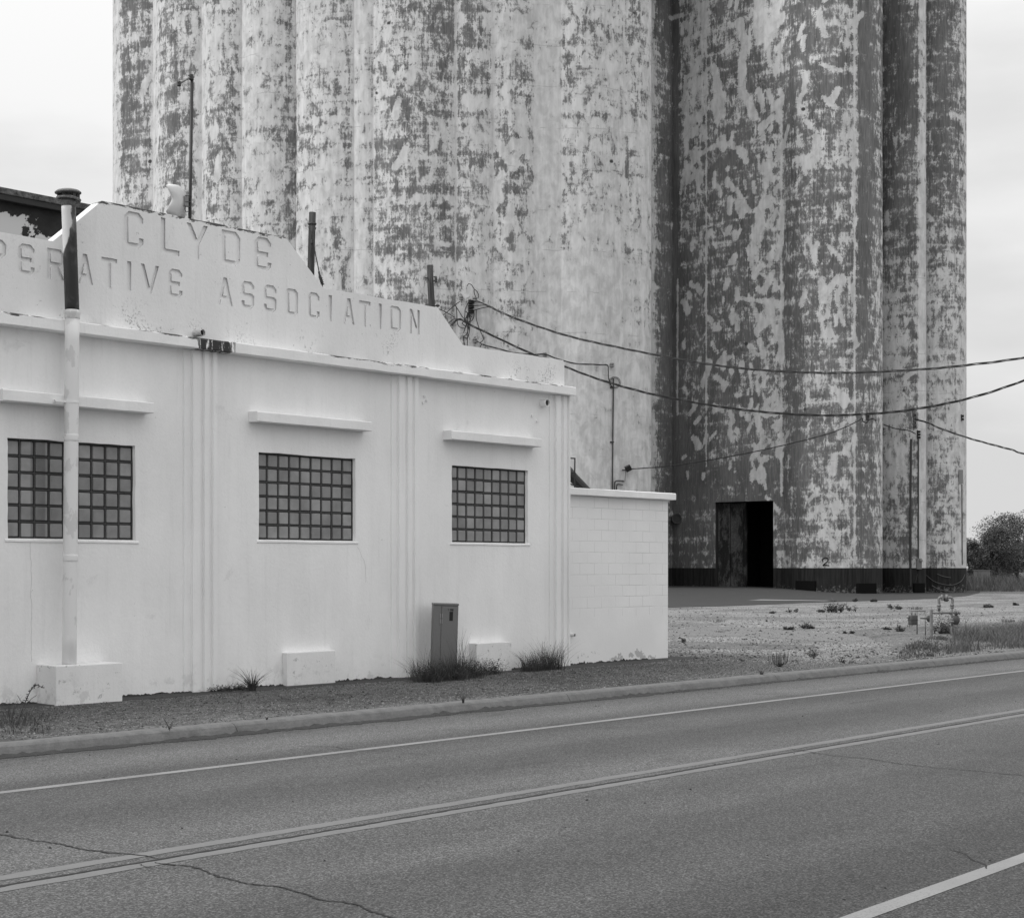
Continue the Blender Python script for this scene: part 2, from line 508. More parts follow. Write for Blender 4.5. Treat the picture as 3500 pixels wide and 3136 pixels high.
def m_glassblock():
    k = NM('ribbed_glass_block', 0.22, 0.5)
    cx = k.sep()
    geo = k.n('ShaderNodeNewGeometry')
    wx = k.ma('SINE', k.ma('MULTIPLY', cx[0], 420)); wz = k.ma('SINE', k.ma('MULTIPLY', cx[2], 420))
    g = k.ma('MULTIPLY', k.ma('MULTIPLY', wx, wz), 0.02)
    v = k.mr(geo.outputs['Random Per Island'], 0, 1, 0.20, 0.30, False)
    v = k.ma('MULTIPLY', v, k.mr(k.ma('ABSOLUTE', k.ma('SUBTRACT', cx[0], 10.10)), .09, .12, .62, 1.0))
    v = k.ma('MULTIPLY', v, k.mr(k.noise(k.coord(), 2.5, 4, 0.6), 0.3, 0.7, 0.8, 1.15))
    v = k.ma('ADD', v, g)
    return k.out(v, None, k.ma('ADD', wx, wz), 0.12, 0.003)
M_glassb = m_glassblock()
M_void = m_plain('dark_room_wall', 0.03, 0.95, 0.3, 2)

# ================================================================== SETTING
CURB_Y = 14.10
def sheet(name, poly, z, mat, parent=None):
    return pyobj(name, [(p[0], p[1], z if len(p) < 3 else p[2]) for p in poly], [list(range(len(poly)))], mat, parent)
# ground: one sheet to the horizon on both sides of the road
g = pyobj('ground', [(-2500, CURB_Y - .02, 0), (3500, CURB_Y - .02, 0), (3500, 4000, 0), (-2500, 4000, 0),
                     (-2500, -3000, -0.02), (3500, -3000, -0.02), (3500, -9.0, -0.02), (-2500, -9.0, -0.02)],
          [[0, 1, 2, 3], [4, 5, 6, 7]], M_lot)
tag(g, kind='structure')
r = pyobj('road', [(-900, -9.2, ROADZ), (1500, -9.2, ROADZ), (1500, CURB_Y - .10, ROADZ), (-900, CURB_Y - .10, ROADZ)], [[0, 1, 2, 3]], M_asph)
tag(r, kind='structure')
# curb: rolled concrete profile, segments with open joints
def curb():
    prof = [(0.06, -0.20), (-0.20, -0.20), (-0.20, ROADZ + .002), (-0.165, ROADZ + 0.055), (-0.135, -0.022), (-0.105, -0.004), (-0.06, 0.006), (0.06, 0.008)]
    prof = [(a, b) for a, b in prof]
    bm = bmesh.new()
    joints = [-40, -20]
    x = -6.0
    jx = [sx_ for sx_ in (onZ(870, 2480, 0).x, onZ(1900, 2366, 0).x, onZ(2577, 2300, 0).x, onZ(3120, 2252, 0).x)]
    ends = [-120] + [-100 + 3.1 * i for i in range(1, 35) if -100 + 3.1 * i < jx[0] - 3] + jx + [jx[-1] + 3.05 * i for i in range(1, 50)] + [400]
    for a, b in zip(ends[:-1], ends[1:]):
        n = max(2, int(min((b - a) / 0.25, 60)))
        prev = None
        for i in range(n + 1):
            xx = a + 0.006 + (b - a - 0.012) * i / n
            ring = []
            for j, (py_, pz) in enumerate(prof):
                w = mnoise.noise(Vector((xx * 2.1, j * 0.7, 3))) * 0.007
                ring.append(bm.verts.new((xx, CURB_Y + py_ + (w if 2 < j < 7 else 0), pz + (w if 2 < j < 8 else 0))))
            if prev:
                for j in range(len(prof)):
                    bm.faces.new((prev[j], prev[(j + 1) % len(prof)], ring[(j + 1) % len(prof)], ring[j]))
            else:
                bm.faces.new(ring)
            prev = ring
        bm.faces.new(prev[::-1])
    return obj('curb', bm, M_curb)
tag(curb(), kind='structure')

def strip(name, p0, p1, w0, w1, z, mat, n=240, ext=(0, 0), jag=0.006):
    """painted line from p0 to p1 (xy), edges slightly ragged."""
    p0 = Vector(p0[:2]); p1 = Vector(p1[:2]); d = (p1 - p0); L = d.length; d.normalize()
    nn = Vector((-d.y, d.x))
    a = p0 - d * ext[0]; L2 = L + ext[0] + ext[1]
    v = []; f = []
    for i in range(n + 1):
        t = (i / n) ** 1.0
        c = a + d * (L2 * t)
        w = w0
        j1 = mnoise.noise(Vector((c.x * 7, c.y, 1))) * jag
        j2 = mnoise.noise(Vector((c.x * 7, c.y, 9))) * jag
        q = c + nn * (w / 2 + j1); r_ = c - nn * (w / 2 + j2)
        v += [(q.x, q.y, z), (r_.x, r_.y, z)]
        if i: f.append([2 * i - 2, 2 * i - 1, 2 * i + 1, 2 * i])
    o = pyobj(name, v, f, mat)
    tag(o, kind='structure')
    return o
ZM = ROADZ + 0.0025
# edge line of the far lane
strip('road_edge_line', onZ(0, 2707, ZM), onZ(3500, 2291, ZM), 0.115, 0.115, ZM, M_white_line, 500, (30, 150))
# double centre line
ca0, ca1 = onZ(0, 2999, ZM), onZ(3500, 2424, ZM)
strip('centre_line', ca0, ca1, 0.135, 0, ZM, M_yellow_line, 900, (20, 100), 0.018)
cb0, cb1 = onZ(0, 3037, ZM), onZ(3500, 2441, ZM)
strip('centre_line', cb0, cb1, 0.14, 0, ZM, M_yellow_line, 900, (20, 100), 0.018)
# near lane's edge line
strip('near_edge_line', onZ(2920, 3136, ZM), onZ(3500, 2928, ZM), 0.13, 0, ZM, M_white_line, 200, (20, 60))

def crack(name, pts, w, z, mat=M_crack, rough=0.05, sub=26, taper=True):
    if taper: w *= .8
    P = smooth_pts([Vector((p.x, p.y, 0)) for p in pts], sub)
    v = []; f = []; n = len(P)
    for i, p in enumerate(P):
        t = (P[min(i + 1, n - 1)] - P[max(i - 1, 0)]).normalized()
        nn = Vector((-t.y, t.x, 0))
        j = nn * (mnoise.noise(p * 2.3) * rough + mnoise.noise(p * 9) * rough * 0.5 + mnoise.noise(p * 31) * rough * .3)
        ww = w * (0.55 + 0.9 * abs(mnoise.noise(p * 6 + Vector((3, 3, 3)))))
        if taper: ww *= min(1, 12 * i / n + .4, 12 * (n - 1 - i) / n + .4)
        a = p + j + nn * ww / 2; b = p + j - nn * ww / 2
        v += [(a.x, a.y, z), (b.x, b.y, z)]
        if i: f.append([2 * i - 2, 2 * i - 1, 2 * i + 1, 2 * i])
    o = pyobj(name, v, f, mat)
    tag(o, kind='structure')
    return o
ZC = ZM + 0.0025
G = lambda px, py: onZ(px, py, ZC)
# open joint in the middle of the road
jp0, jp1 = G(0, 3026), G(3500, 2435)
dj = (jp1 - jp0)
crack('road_joint', [jp0 + dj * (i / 40) for i in range(-6, 48)], 0.048, ZC, rough=0.014, sub=14, taper=False)
crack('road_crack', [G(-200, 2800), G(0, 2851), G(110, 2868), G(250, 2890), G(350, 2906), G(450, 2915), G(545, 2931)], 0.030, ZC)
crack('road_crack', [G(540, 2942), G(590, 2951), G(630, 2957), G(700, 2973), G(770, 2990), G(850, 3017), G(960, 3030), G(1020, 3047), G(1090, 3072), G(1180, 3085), G(1260, 3105), G(1370, 3140), G(1450, 3190)], 0.028, ZC)
crack('road_crack', [G(480, 2949), G(520, 2962), G(560, 2966), G(600, 2965), G(640, 2957)], 0.012, ZC)
crack('road_crack', [G(2695, 2556), G(2740, 2562), G(2850, 2580), G(2950, 2590), G(3060, 2605), G(3200, 2622), G(3350, 2633), G(3500, 2648), G(3700, 2660)], 0.022, ZC)
crack('road_crack', [G(3240, 2900), G(3290, 2912), G(3320, 2935), G(3362, 2952), G(3365, 2966)], 0.015, ZC, rough=.02)
crack('road_crack', [G(1010, 2547), G(1130, 2549), G(1190, 2560), G(1250, 2563)], 0.02, ZC)
crack('road_crack', [G(1260, 2563), G(1380, 2570), G(1470, 2574)], 0.014, ZC)
crack('road_crack', [G(2780, 2352), G(2900, 2362), G(3090, 2352), G(3400, 2355)], 0.018, ZC)

# gravel verge in front of the building: a darker, finer spread lying on the ground sheet
def blob_sheet(name, pts, z, mat, wob=0.15, sub=8):
    P = smooth_pts([Vector((p[0], p[1], 0)) for p in pts] + [Vector((pts[0][0], pts[0][1], 0))], sub)[:-1]
    P = [Vector((p.x, max(p.y, CURB_Y + wob + .08), 0)) for p in P]
    P = [p + Vector((mnoise.noise(p * 0.9), mnoise.noise(p * 0.9 + Vector((5, 5, 5))), 0)) * wob for p in P]
    bm = bmesh.new()
    vs = [bm.verts.new((p.x, p.y, z)) for p in P]
    f = bm.faces.new(vs)
    bmesh.ops.triangulate(bm, faces=[f])
    o = obj(name, bm, mat)
    tag(o, kind='structure')
    return o
v = []; f = []
n = 160
for i in range(n + 1):
    x = -30 + 62 * i / n
    yb = W + 0.5 if x < 22.9 else max(CURB_Y + .3, W + 0.5 - (x - 22.9) * 2.6 + 0.4 * mnoise.noise(Vector((x, 0, 0))))
    if x > 22.9: yb = max(CURB_Y + .2, min(yb, W + .5))
    v += [(x, CURB_Y + 0.06, 0.004), (x, yb, 0.004)]
    if i: f.append([2 * i - 2, 2 * i, 2 * i + 1, 2 * i - 1])
o = pyobj('gravel_verge', v, f, M_verge); tag(o, kind='structure')
# old slab along the foot of the wall
v = []; f = []
for i in range(161):
    x = 3 + 21 * i / 160
    yb = W - 0.42 + 0.16 * mnoise.noise(Vector((x * 0.8, 4, 0))) + 0.05 * mnoise.noise(Vector((x * 5, 4, 0)))
    v += [(x, yb, 0.012), (x, W + .3, 0.012), (x, yb - .03, 0.0)]
    if i:
        a = 3 * i - 3; b = 3 * i
        f += [[a, b, b + 1, a + 1], [a + 2, b + 2, b, a]]
o = pyobj('wall_foot_slab', v, f, M_slab); tag(o, kind='structure')

# dirt and pale patches on the lot
M_dirt = m_gravel('brown_dirt', 0.095, 0.14)
M_paledust = m_plain('pale_dust', 0.145, 0.95, 0.25, 2.2, 0.4)
def lotpts(L, z=0.004): return [tuple(onZ(a, b, z))[:2] for a, b in L]
blob_sheet('dirt_patch', lotpts([(2880, 2160), (3050, 2140), (3300, 2135), (3700, 2120), (3800, 2225), (3500, 2232), (3300, 2246), (3060, 2262), (2900, 2262), (3080, 2235), (3000, 2190)]), 0.006, M_dirt, 0.3)
blob_sheet('dust_patch', lotpts([(2290, 2150), (2450, 2140), (2620, 2148), (2800, 2162), (3000, 2172), (2990, 2192), (2850, 2192), (2700, 2182), (2500, 2172), (2290, 2172)]), 0.005, M_paledust, 0.4)
blob_sheet('dirt_patch', lotpts([(2290, 2190), (2500, 2196), (2750, 2206), (2760, 2216), (2500, 2216), (2290, 2208)]), 0.007, M_dirt, 0.4)

# ------------------------------------------------------------------ elevator apron
def PX(px, D):          # plan point at photo column px, depth D
    d = ray(px)
    return Vector((d.x * D, d.y * D))
def apron():
    # rows of plan points from the lot up to the elevator wall; the slab rises to the door sill
    cols = [2150, 2286, 2445, 2560, 2680, 2760, 2850, 2950, 3050, 3200, 3302, 3350]
    front = [66, 67, 69, 71, 74, 76, 78, 80, 82, 87, 94, 107]
    zb = [0.48, 0.47, 0.455, 0.44, 0.36, 0.24, 0.12, 0.04, 0.02, 0.012, 0.012, 0.012, 0.012]
    v = []; f = []; R_ = 6
    for i, c in enumerate(cols):
        for j in range(R_ + 1):
            t = j / R_
            D = front[i] + (114 - front[i]) * t
            p = PX(c, D)
            tt = min(1, max(0, (D - front[i]) / (100 - front[i])))
            v.append((p.x, p.y, 0.012 + (zb[i] - 0.012) * tt * tt * (3 - 2 * tt)))
            if i and j:
                a = (i - 1) * (R_ + 1) + j - 1; b = i * (R_ + 1) + j - 1
                f.append([a, b, b + 1, a + 1])
    o = pyobj('concrete_apron', v, f, M_slab, smooth=True)
    tag(o, kind='structure')
apron()
# pale strip of newer concrete on the apron
def apron_z(px, D): return 0
v = []; f = []
for i in range(31):
    px = 2240 + (2860 - 2240) * i / 30
    yt = 2040.5 + (2052 - 2040.5) * i / 30
    th = 6.0 * (1 - i / 30) + 1.0
    for k, yy in enumerate((yt, yt + th)):
        z = 0.16 - 0.11 * i / 30 - 0.02 * k
        p = onZ(px, yy, z)
        v.append((p.x, p.y, z))
    if i: f.append([2 * i - 2, 2 * i - 1, 2 * i + 1, 2 * i])
o = pyobj('pale_concrete_strip', v, f, M_slab2); tag(o, kind='structure')

# ================================================================== GRAIN ELEVATOR
def elevator():
    root = empty('grain_elevator', (PX(1900, 108).x, PX(1900, 108).y, 0))
    tag(root, 'huge concrete grain elevator of joined round silos with flaking white paint and black foot', 'grain elevator')
    # plan nodes: photo column, depth (m), bulge of the bay that starts here (fraction of chord)
    N = [(470, 128, 0), (422, 112, 0.03), (387, 107.0, 0.18), (523, 103.2, 0.17), (690, 100.4, 0.17), (827, 98.9, 0.15), (977, 97.9, 0.0),
         (990, 98.05, 0.0), (1011, 98.15, 0.0), (1016, 97.7, 0.13), (1211, 96.4, 0.10), (1277, 96.1, 0.14), (1557, 95.9, 0.12), (1683, 96.1, 0.11), (1822, 96.4, 0.0),
         (1918, 96.6, 0.12), (2132, 97.6, 0.16), (2226, 98.8, 0.0), (2227.5, 107.6, 0.06), (2298, 109.2, 0.0), (2322, 108.6, 0.0), (2414, 106.7, 0.04), (2679, 103.2, -1),
         (3011, 105, 0), (3014, 107.2, 0.10), (3138, 105.6, 0.0), (3163, 105.9, 0), (3166, 107.6, -2), (3296, 111.0, 0.0), (3280, 118, 0), (3200, 130, 0)]
    pts = []          # (plan point, photo column)
    for i in range(len(N) - 1):
        px, D, b = N[i]; px2, D2, b2 = N[i + 1]
        A = PX(px, D); B = PX(px2, D2)
        ch = (B - A).length
        n = max(1, int(ch / 0.16))
        nn = Vector((-(B - A).y, (B - A).x)).normalized()
        if nn.dot(Vector((FW.x, FW.y))) > 0: nn = -nn
        if b == -1:      # big round silo with its right limb at 3011
            Rr = 3.75
            limb = 104.6
            cx = PX(3011, limb)
            c = cx - Vector((RT.x, RT.y)) * Rr
            a0 = math.atan2((A - c).dot(Vector((FW.x, FW.y))), (A - c).dot(Vector((RT.x, RT.y))))
            if a0 > 0: a0 -= 2 * math.pi
            n = 56
            r0 = (A - c).length
            for k in range(n):
                t = k / n; a = a0 + (0 - a0) * t
                rr = r0 + (Rr - r0) * min(1, t * 6)
                p = c + Vector((RT.x, RT.y)) * (rr * math.cos(a)) + Vector((FW.x, FW.y)) * (rr * math.sin(a))
                u = p.dot(Vector((RT.x, RT.y))) / p.dot(Vector((FW.x, FW.y)))
                pts.append((p, 1750 + FP * u))
            continue
        if b == -2:      # last round silo
            Rr = 2.15
            cc = PX(3299, 109.8) - Vector((RT.x, RT.y)) * Rr
            n = 36
            a0 = -math.pi * 0.80
            for k in range(n):
                t = k / n; a = a0 + (0.0 - a0) * t
                p = cc + Vector((RT.x, RT.y)) * (Rr * math.cos(a)) + Vector((FW.x, FW.y)) * (Rr * math.sin(a))
                u = p.dot(Vector((RT.x, RT.y))) / p.dot(Vector((FW.x, FW.y)))
                pts.append((p, 1750 + FP * u))
            continue
        for k in range(n):
            t = k / n
            p = A + (B - A) * t + nn * (4 * t * (1 - t) * b * ch)
            u = p.dot(Vector((RT.x, RT.y))) / p.dot(Vector((FW.x, FW.y)))
            pts.append((p, 1750 + FP * u))
    pts.append((PX(3200, 130), 3200))
    # door jambs as exact columns
    def insert_col(px0):
        for i in range(len(pts) - 1):
            a, b = pts[i], pts[i + 1]
            if a[1] < px0 <= b[1] and a[1] > 2300:
                t = (px0 - a[1]) / (b[1] - a[1])
                pts.insert(i + 1, (a[0] + (b[0] - a[0]) * t, px0))
                return i + 1
    insert_col(2445.5); insert_col(2643.0)
    iL = next(i for i, p in enumerate(pts) if abs(p[1] - 2445.5) < .01)
    iR = next(i for i, p in enumerate(pts) if abs(p[1] - 2643.0) < .01)
    DL = pts[iL][0].dot(Vector((FW.x, FW.y)))
    ztop = E + (HZ - 1716) / FP * DL
    H = 46.0
    zs = sorted(set([-0.4, E, ztop, 0.40] + [round(-0.4 + 0.16 * k, 3) for k in range(int((H + .4) / 0.16))] + [H]))
    zs = [z for i, z in enumerate(zs) if i == 0 or z - zs[i - 1] > 0.03 or z in (ztop, E)]
    ncol = len(pts); nrow = len(zs)
    arc = np.zeros(ncol)
    for i in range(1, ncol): arc[i] = arc[i - 1] + (pts[i][0] - pts[i - 1][0]).length
    cpx = np.array([p[1] for p in pts])
    cdep = np.array([p[0].dot(Vector((FW.x, FW.y))) for p in pts])
    Z = np.array(zs)
    # ---- paint survival along the wall, upper and lower part
    up = [(380, .75), (405, .78), (420, .26), (515, .26), (524, .85), (545, .50), (600, .36), (660, .44), (684, .90), (700, .80), (715, .45), (800, .40), (822, .82), (845, .66),
          (960, .62), (974, .55), (980, .42), (1010, .36), (1018, .70), (1090, .68), (1150, .52), (1195, .46), (1209, .9), (1220, .86), (1262, .72), (1280, .45), (1340, .30),
          (1440, .34), (1545, .36), (1556, .8), (1566, .44), (1640, .48), (1676, .52), (1684, .72), (1700, .50), (1800, .40), (1822, .55), (1826, 1.15), (1916, 1.12),
          (1922, .60), (2000, .60), (2080, .58), (2128, .80), (2136, .64), (2200, .66), (2224, .85), (2228, .80), (2250, .40), (2290, .08), (2318, .12), (2326, .62),
          (2400, .62), (2416, .50), (2520, .48), (2640, .60), (2672, .62), (2682, .40), (2725, .46), (2740, .52), (2830, .55), (2905, .46), (2915, .80), (2930, .82), (2936, .05),
          (2975, .08), (2985, .40), (3005, .62), (3016, .42), (3060, .34), (3100, .38), (3136, .52), (3140, .78), (3162, .80), (3168, .12), (3220, .16), (3270, .20), (3300, .5)]
    lo = [(380, .9), (405, .9), (420, .30), (515, .30), (524, .92), (560, .62), (640, .5), (690, .9), (760, .6), (822, .8), (900, .75), (974, .5), (1010, .2), (1020, .85), (1100, .75),
          (1200, .7), (1212, .85), (1280, .65), (1345, .34), (1450, .48), (1545, .45), (1558, .74), (1640, .60), (1690, .66), (1760, .50), (1820, .62), (1826, 1.0), (1930, .92),
          (2060, .90), (2130, 1.0), (2150, .86), (2224, .95), (2228, .90), (2252, .50), (2290, .14), (2320, .14), (2345, .30), (2400, .40), (2420, .42), (2520, .45), (2640, .40), (2676, .42),
          (2690, .44), (2735, .46), (2760, .56), (2860, .62), (2910, .62), (2934, .40), (2970, .35), (2990, .55), (3010, .8), (3016, .98), (3060, .92), (3100, .72), (3112, .6), (3136, .72),
          (3140, 1.2), (3163, 1.2), (3168, .55), (3220, .52), (3260, .58), (3300, .8)]
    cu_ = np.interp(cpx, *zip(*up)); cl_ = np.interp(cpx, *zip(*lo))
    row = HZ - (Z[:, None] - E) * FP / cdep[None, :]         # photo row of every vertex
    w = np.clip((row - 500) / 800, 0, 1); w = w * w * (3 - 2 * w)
    cov_shade = cu_[None, :] * (1 - w) + cl_[None, :] * w
    # low part of the right-hand block: more bare wall near the door, more paint on round silo
    def bump(px0, px1, y0, y1, d, soft=30):
        global rng
        mx_ = np.clip((cpx[None, :] - px0) / soft, 0, 1) * np.clip((px1 - cpx[None, :]) / soft, 0, 1)
        my_ = np.clip((row - y0) / soft, 0, 1) * np.clip((y1 - row) / soft, 0, 1)
        return d * mx_ * my_
    cov_shade += bump(1920, 2130, 940, 1120, .35, 20) + bump(1690, 1820, 30, 190, .25) + bump(2330, 2420, -100, 360, .3) + bump(2420, 2680, 60, 230, .22)
    cov_shade += bump(2790, 2930, 1600, 1900, .25) - bump(2300, 2700, 1560, 1760, .35) - bump(2680, 2760, 1100, 1990, .12) + bump(2330, 2415, 330, 480, .2)
    cov_shade += bump(1290, 1560, 850, 1050, .18) + bump(1015, 1215, 120, 230, .3) + bump(1120, 1190, 430, 700, .25) - bump(1160, 1212, 340, 560, .35) - bump(540, 640, 380, 560, .15)
    cov_shade += bump(2990, 3140, 1300, 1700, .12) - bump(3010, 3170, 0, 400, .1) - bump(3165, 3240, 100, 900, .12) - bump(2240, 2330, 300, 1900, .1)
    cov_shade -= 0.25 * ((cpx > 2240) & (cpx < 2318))[None, :]
    cov_shade += bump(1557, 2226, 850, 2100, .22, 60)
    cov_shade -= 0.36 * ((cpx > 2300) & (cpx < 3140))[None, :] * 1.0  # right-hand block kept barer; cover cut further to stand in for its shade
    # ---- roller patches and touch-ups
    stroke = np.zeros((nrow, ncol))
    rg = np.random.default_rng(5)
    def rolled(px0, px1, y0, y1, cnt, wmin, wmax, lmin, lmax, vert=0.5):
        for _ in range(cnt):
            px = rg.uniform(px0, px1); py = rg.uniform(y0, y1)
            j = int(np.argmin(np.abs(cpx - px)))
            z0 = E + (HZ - py) / FP * cdep[j]; u0 = arc[j]
            hw = rg.uniform(wmin, wmax) / 2; L = rg.uniform(lmin, lmax)
            an = rg.normal(math.pi / 2, 0.25) if rg.random() < vert else rg.uniform(0.2, 2.9)
            bend = rg.normal(0, 0.3)
            pu, pz = u0, z0
            for sstep in range(5):
                qu = pu + math.cos(an) * L / 5; qz = pz + math.sin(an) * L / 5
                i0 = np.searchsorted(Z, min(pz, qz) - hw - .2); i1 = np.searchsorted(Z, max(pz, qz) + hw + .2)
                j0 = np.searchsorted(arc, min(pu, qu) - hw - .2); j1 = np.searchsorted(arc, max(pu, qu) + hw + .2)
                if i1 > i0 and j1 > j0:
                    ZZ = Z[i0:i1, None]; UU = arc[None, j0:j1]
                    dx, dz = qu - pu, qz - pz; l2 = dx * dx + dz * dz
                    t = np.clip(((UU - pu) * dx + (ZZ - pz) * dz) / l2, 0, 1)
                    dd = np.hypot(UU - pu - t * dx, ZZ - pz - t * dz)
                    val = np.clip((hw - dd) / 0.16 + 0.5, 0, 1)
                    stroke[i0:i1, j0:j1] = np.maximum(stroke[i0:i1, j0:j1], val)
                pu, pz = qu, qz; an += bend / 4
    rolled(2330, 2675, 420, 1650, 150, .20, .50, .1, 1.0, .5)
    rolled(2330, 2420, 0, 700, 30, .3, .5, .5, 2.0, .8)
    rolled(2560, 2680, 500, 1900, 60, .2, .4, .6, 2.2, .8)
    rolled(2450, 2680, 0, 420, 30, .3, .7, .8, 2.4, .85)
    rolled(2720, 2930, 0, 1900, 46, .25, .5, .4, 1.8, .85)
    rolled(1690, 1820, 60, 900, 22, .3, .7, .4, 1.8, .55)
    rolled(1920, 2225, 0, 1100, 34, .2, .4, .4, 1.5, .8)
    rolled(400, 1560, 0, 1100, 26, .2, .6, .3, 1.2, .8)
    rolled(3030, 3290, 400, 1800, 16, .2, .4, .4, 1.4, .8)
    # long drips of paint down the silo edges
    def drip(px, y0, y1, wd_):
        j = int(np.argmin(np.abs(cpx - px)))
        for jj in range(max(0, j - 6), min(ncol, j + 7)):
            d = abs(arc[jj] - arc[j])
            wv = np.array([wd_ * (0.6 + 0.8 * mnoise.noise(Vector((px, z * 0.6, 0)))) for z in Z])
            m_ = (row[:, jj] > y0) & (row[:, jj] < y1)
            val = np.clip((wv / 2 - d) / 0.1 + 0.6, 0, 1) * m_
            stroke[:, jj] = np.maximum(stroke[:, jj], val)
    drip(2924, -200, 1900, .28); drip(2315, 950, 1420, .14); drip(1556, -100, 1000, .22); drip(1277, 300, 1100, .16); drip(2672, 300, 1700, .2); drip(2414, -100, 1600, .12)
    drip(524, -100, 1000, .25); drip(690, -100, 1000, .3); drip(700, -100, 1000, .2); drip(1211, -100, 900, .3); drip(2133, -100, 1300, .3); drip(827, -100, 900, .18); drip(1683, -200, 700, .16)
    # ---- mesh
    X = np.array([p[0].x for p in pts]); Y = np.array([p[0].y for p in pts])
    V = np.zeros((nrow, ncol, 3)); V[:, :, 0] = X[None]; V[:, :, 1] = Y[None]; V[:, :, 2] = Z[:, None]
    faces = []
    for i in range(nrow - 1):
        zc = (Z[i] + Z[i + 1]) / 2
        for j in range(ncol - 1):
            if iL <= j < iR and 0.40 < zc < ztop: continue
            a = i * ncol + j
            faces.append((a, a + 1, a + 1 + ncol, a + ncol))
    me = bpy.data.meshes.new('silo_wall')
    me.from_pydata(V.reshape(-1, 3).tolist(), [], faces)
    uvl = me.uv_layers.new(name='UVMap')
    li = np.zeros(len(me.loops), dtype=np.int32); me.loops.foreach_get('vertex_index', li)
    UV = np.zeros((nrow, ncol, 2)); UV[:, :, 0] = arc[None]; UV[:, :, 1] = Z[:, None]
    UV = UV.reshape(-1, 2)[li]
    uvl.data.foreach_set('uv', UV.ravel())
    for nm, ar in (('cover_shade', cov_shade), ('stroke', stroke)):
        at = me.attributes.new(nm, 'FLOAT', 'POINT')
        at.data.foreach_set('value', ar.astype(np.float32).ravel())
    me.update()
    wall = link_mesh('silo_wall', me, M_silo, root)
    # roof slab and back wall close the block
    bm = bmesh.new()
    vs = [bm.verts.new((p[0].x, p[0].y, H)) for p in pts]
    bk = [bm.verts.new((p.x, p.y, H)) for p in (PX(3200, 136), PX(455, 140))]
    fce = bm.faces.new(vs + bk)
    bmesh.ops.triangulate(bm, faces=[fce])
    for a, b in ((PX(3200, 130), PX(3200, 136)), (PX(3200, 136), PX(455, 140)), (PX(455, 140), PX(455, 128))):
        bm.faces.new([bm.verts.new((a.x, a.y, -.4)), bm.verts.new((b.x, b.y, -.4)), bm.verts.new((b.x, b.y, H)), bm.verts.new((a.x, a.y, H))])
    obj('roof_slab', bm, M_slab, root)
    # doorway: reveals, drive-through room, half-open steel leaf
    pL, pR = pts[iL][0], pts[iR][0]
    d = (pR - pL).normalized(); nin = Vector((-d.y, d.x))
    if nin.dot(Vector((FW.x, FW.y))) < 0: nin = -nin
    bm = bmesh.new()
    def q(a, b, z0, z1, flip=False):
        vs = [bm.verts.new((a.x, a.y, z0)), bm.verts.new((b.x, b.y, z0)), bm.verts.new((b.x, b.y, z1)), bm.verts.new((a.x, a.y, z1))]
        bm.faces.new(vs)
    th = 0.35; dep = 9.0
    zb = 0.40
    q(pL, pL + nin * th, zb, ztop); q(pR, pR + nin * th, zb, ztop)
    bm.faces.new([bm.verts.new((p.x, p.y, ztop)) for p in (pL, pR, pR + nin * th, pL + nin * th)])
    obj('door_reveal', bm, M_slab, root)
    bm = bmesh.new()
    a = pL - d * 1.2 + nin * th; b = pR + d * 1.6 + nin * th
    q(a, a + nin * dep, zb - .02, 6.6); q(a + nin * dep, b + nin * dep, zb - .02, 6.6); q(b, b + nin * dep, zb - .02, 6.6)
    q(a, pL + nin * th, zb - .02, 6.6); q(pR + nin * th, b, zb - .02, 6.6); q(pL + nin * th, pR + nin * th, ztop, 6.6)
    for zz in (zb - .02, 6.6):
        bm.faces.new([bm.verts.new((p.x, p.y, zz)) for p in (a, b, b + nin * dep, a + nin * dep)])
    obj('drive_room', bm, M_void, root)
    k = NM('rusty_door_sheet', 0.8, 0.3)
    nA = k.noise(k.coord((1, 1, .4)), 1.6, 7, 0.7, .3); nB = k.noise(k.coord(), 9, 5, .7)
    vv = k.mix(k.mr(nA, .44, .58), .014, .075); vv = k.ma('MULTIPLY', vv, k.mr(nB, .3, .7, .6, 1.4))
    M_door = k.out(vv, None, nB, .3, .02)
    # leaf folded in behind the left jamb, turned towards the daylight
    h0 = pL + nin * (th + .02) + d * 0.02
    h1 = pL + nin * (th + .75) + d * 1.62
    bm = bmesh.new()
    e = (h1 - h0).normalized(); en = Vector((-e.y, e.x))
    for (t0, t1, off) in ((0, .48, 0), (.5, .98, 0.0)):
        p0 = h0 + (h1 - h0) * t0; p1 = h0 + (h1 - h0) * t1
        vs = [(p0, 0), (p1, 0), (p1, .05), (p0, .05)]
        lowv = [bm.verts.new(((p + en * o_).x, (p + en * o_).y, zb + .03)) for p, o_ in vs]
        hiv = [bm.verts.new(((p + en * o_).x, (p + en * o_).y, ztop - .05)) for p, o_ in vs]
        bm.faces.new(lowv[::-1]); bm.faces.new(hiv)
        for m_ in range(4): bm.faces.new((lowv[m_], lowv[(m_ + 1) % 4], hiv[(m_ + 1) % 4], hiv[m_]))
    lf = obj('door_leaf', bm, M_door, root)
    bm = bmesh.new()
    pp = h1 + e * 0.12
    box(bm, pp.x - .10, pp.x + .10, pp.y - .10, pp.y + .10, zb, ztop - .02, .01)
    obj('door_post', bm, M_door, root)
    bm = bmesh.new()          # steel lintel edge above the door
    o1 = -nin * 0.03
    vs = []
    a = pL + o1 - d * .05; b = pR + o1 + d * .05
    for p in (a, b, b + nin * .03, a + nin * .03): vs.append(bm.verts.new((p.x, p.y, ztop)))
    vt = [bm.verts.new((v_.co.x, v_.co.y, ztop + .09)) for v_ in vs]
    bm.faces.new(vs[::-1]); bm.faces.new(vt)
    for m_ in range(4): bm.faces.new((vs[m_], vs[(m_ + 1) % 4], vt[(m_ + 1) % 4], vt[m_]))
    obj('door_lintel', bm, M_steel, root)
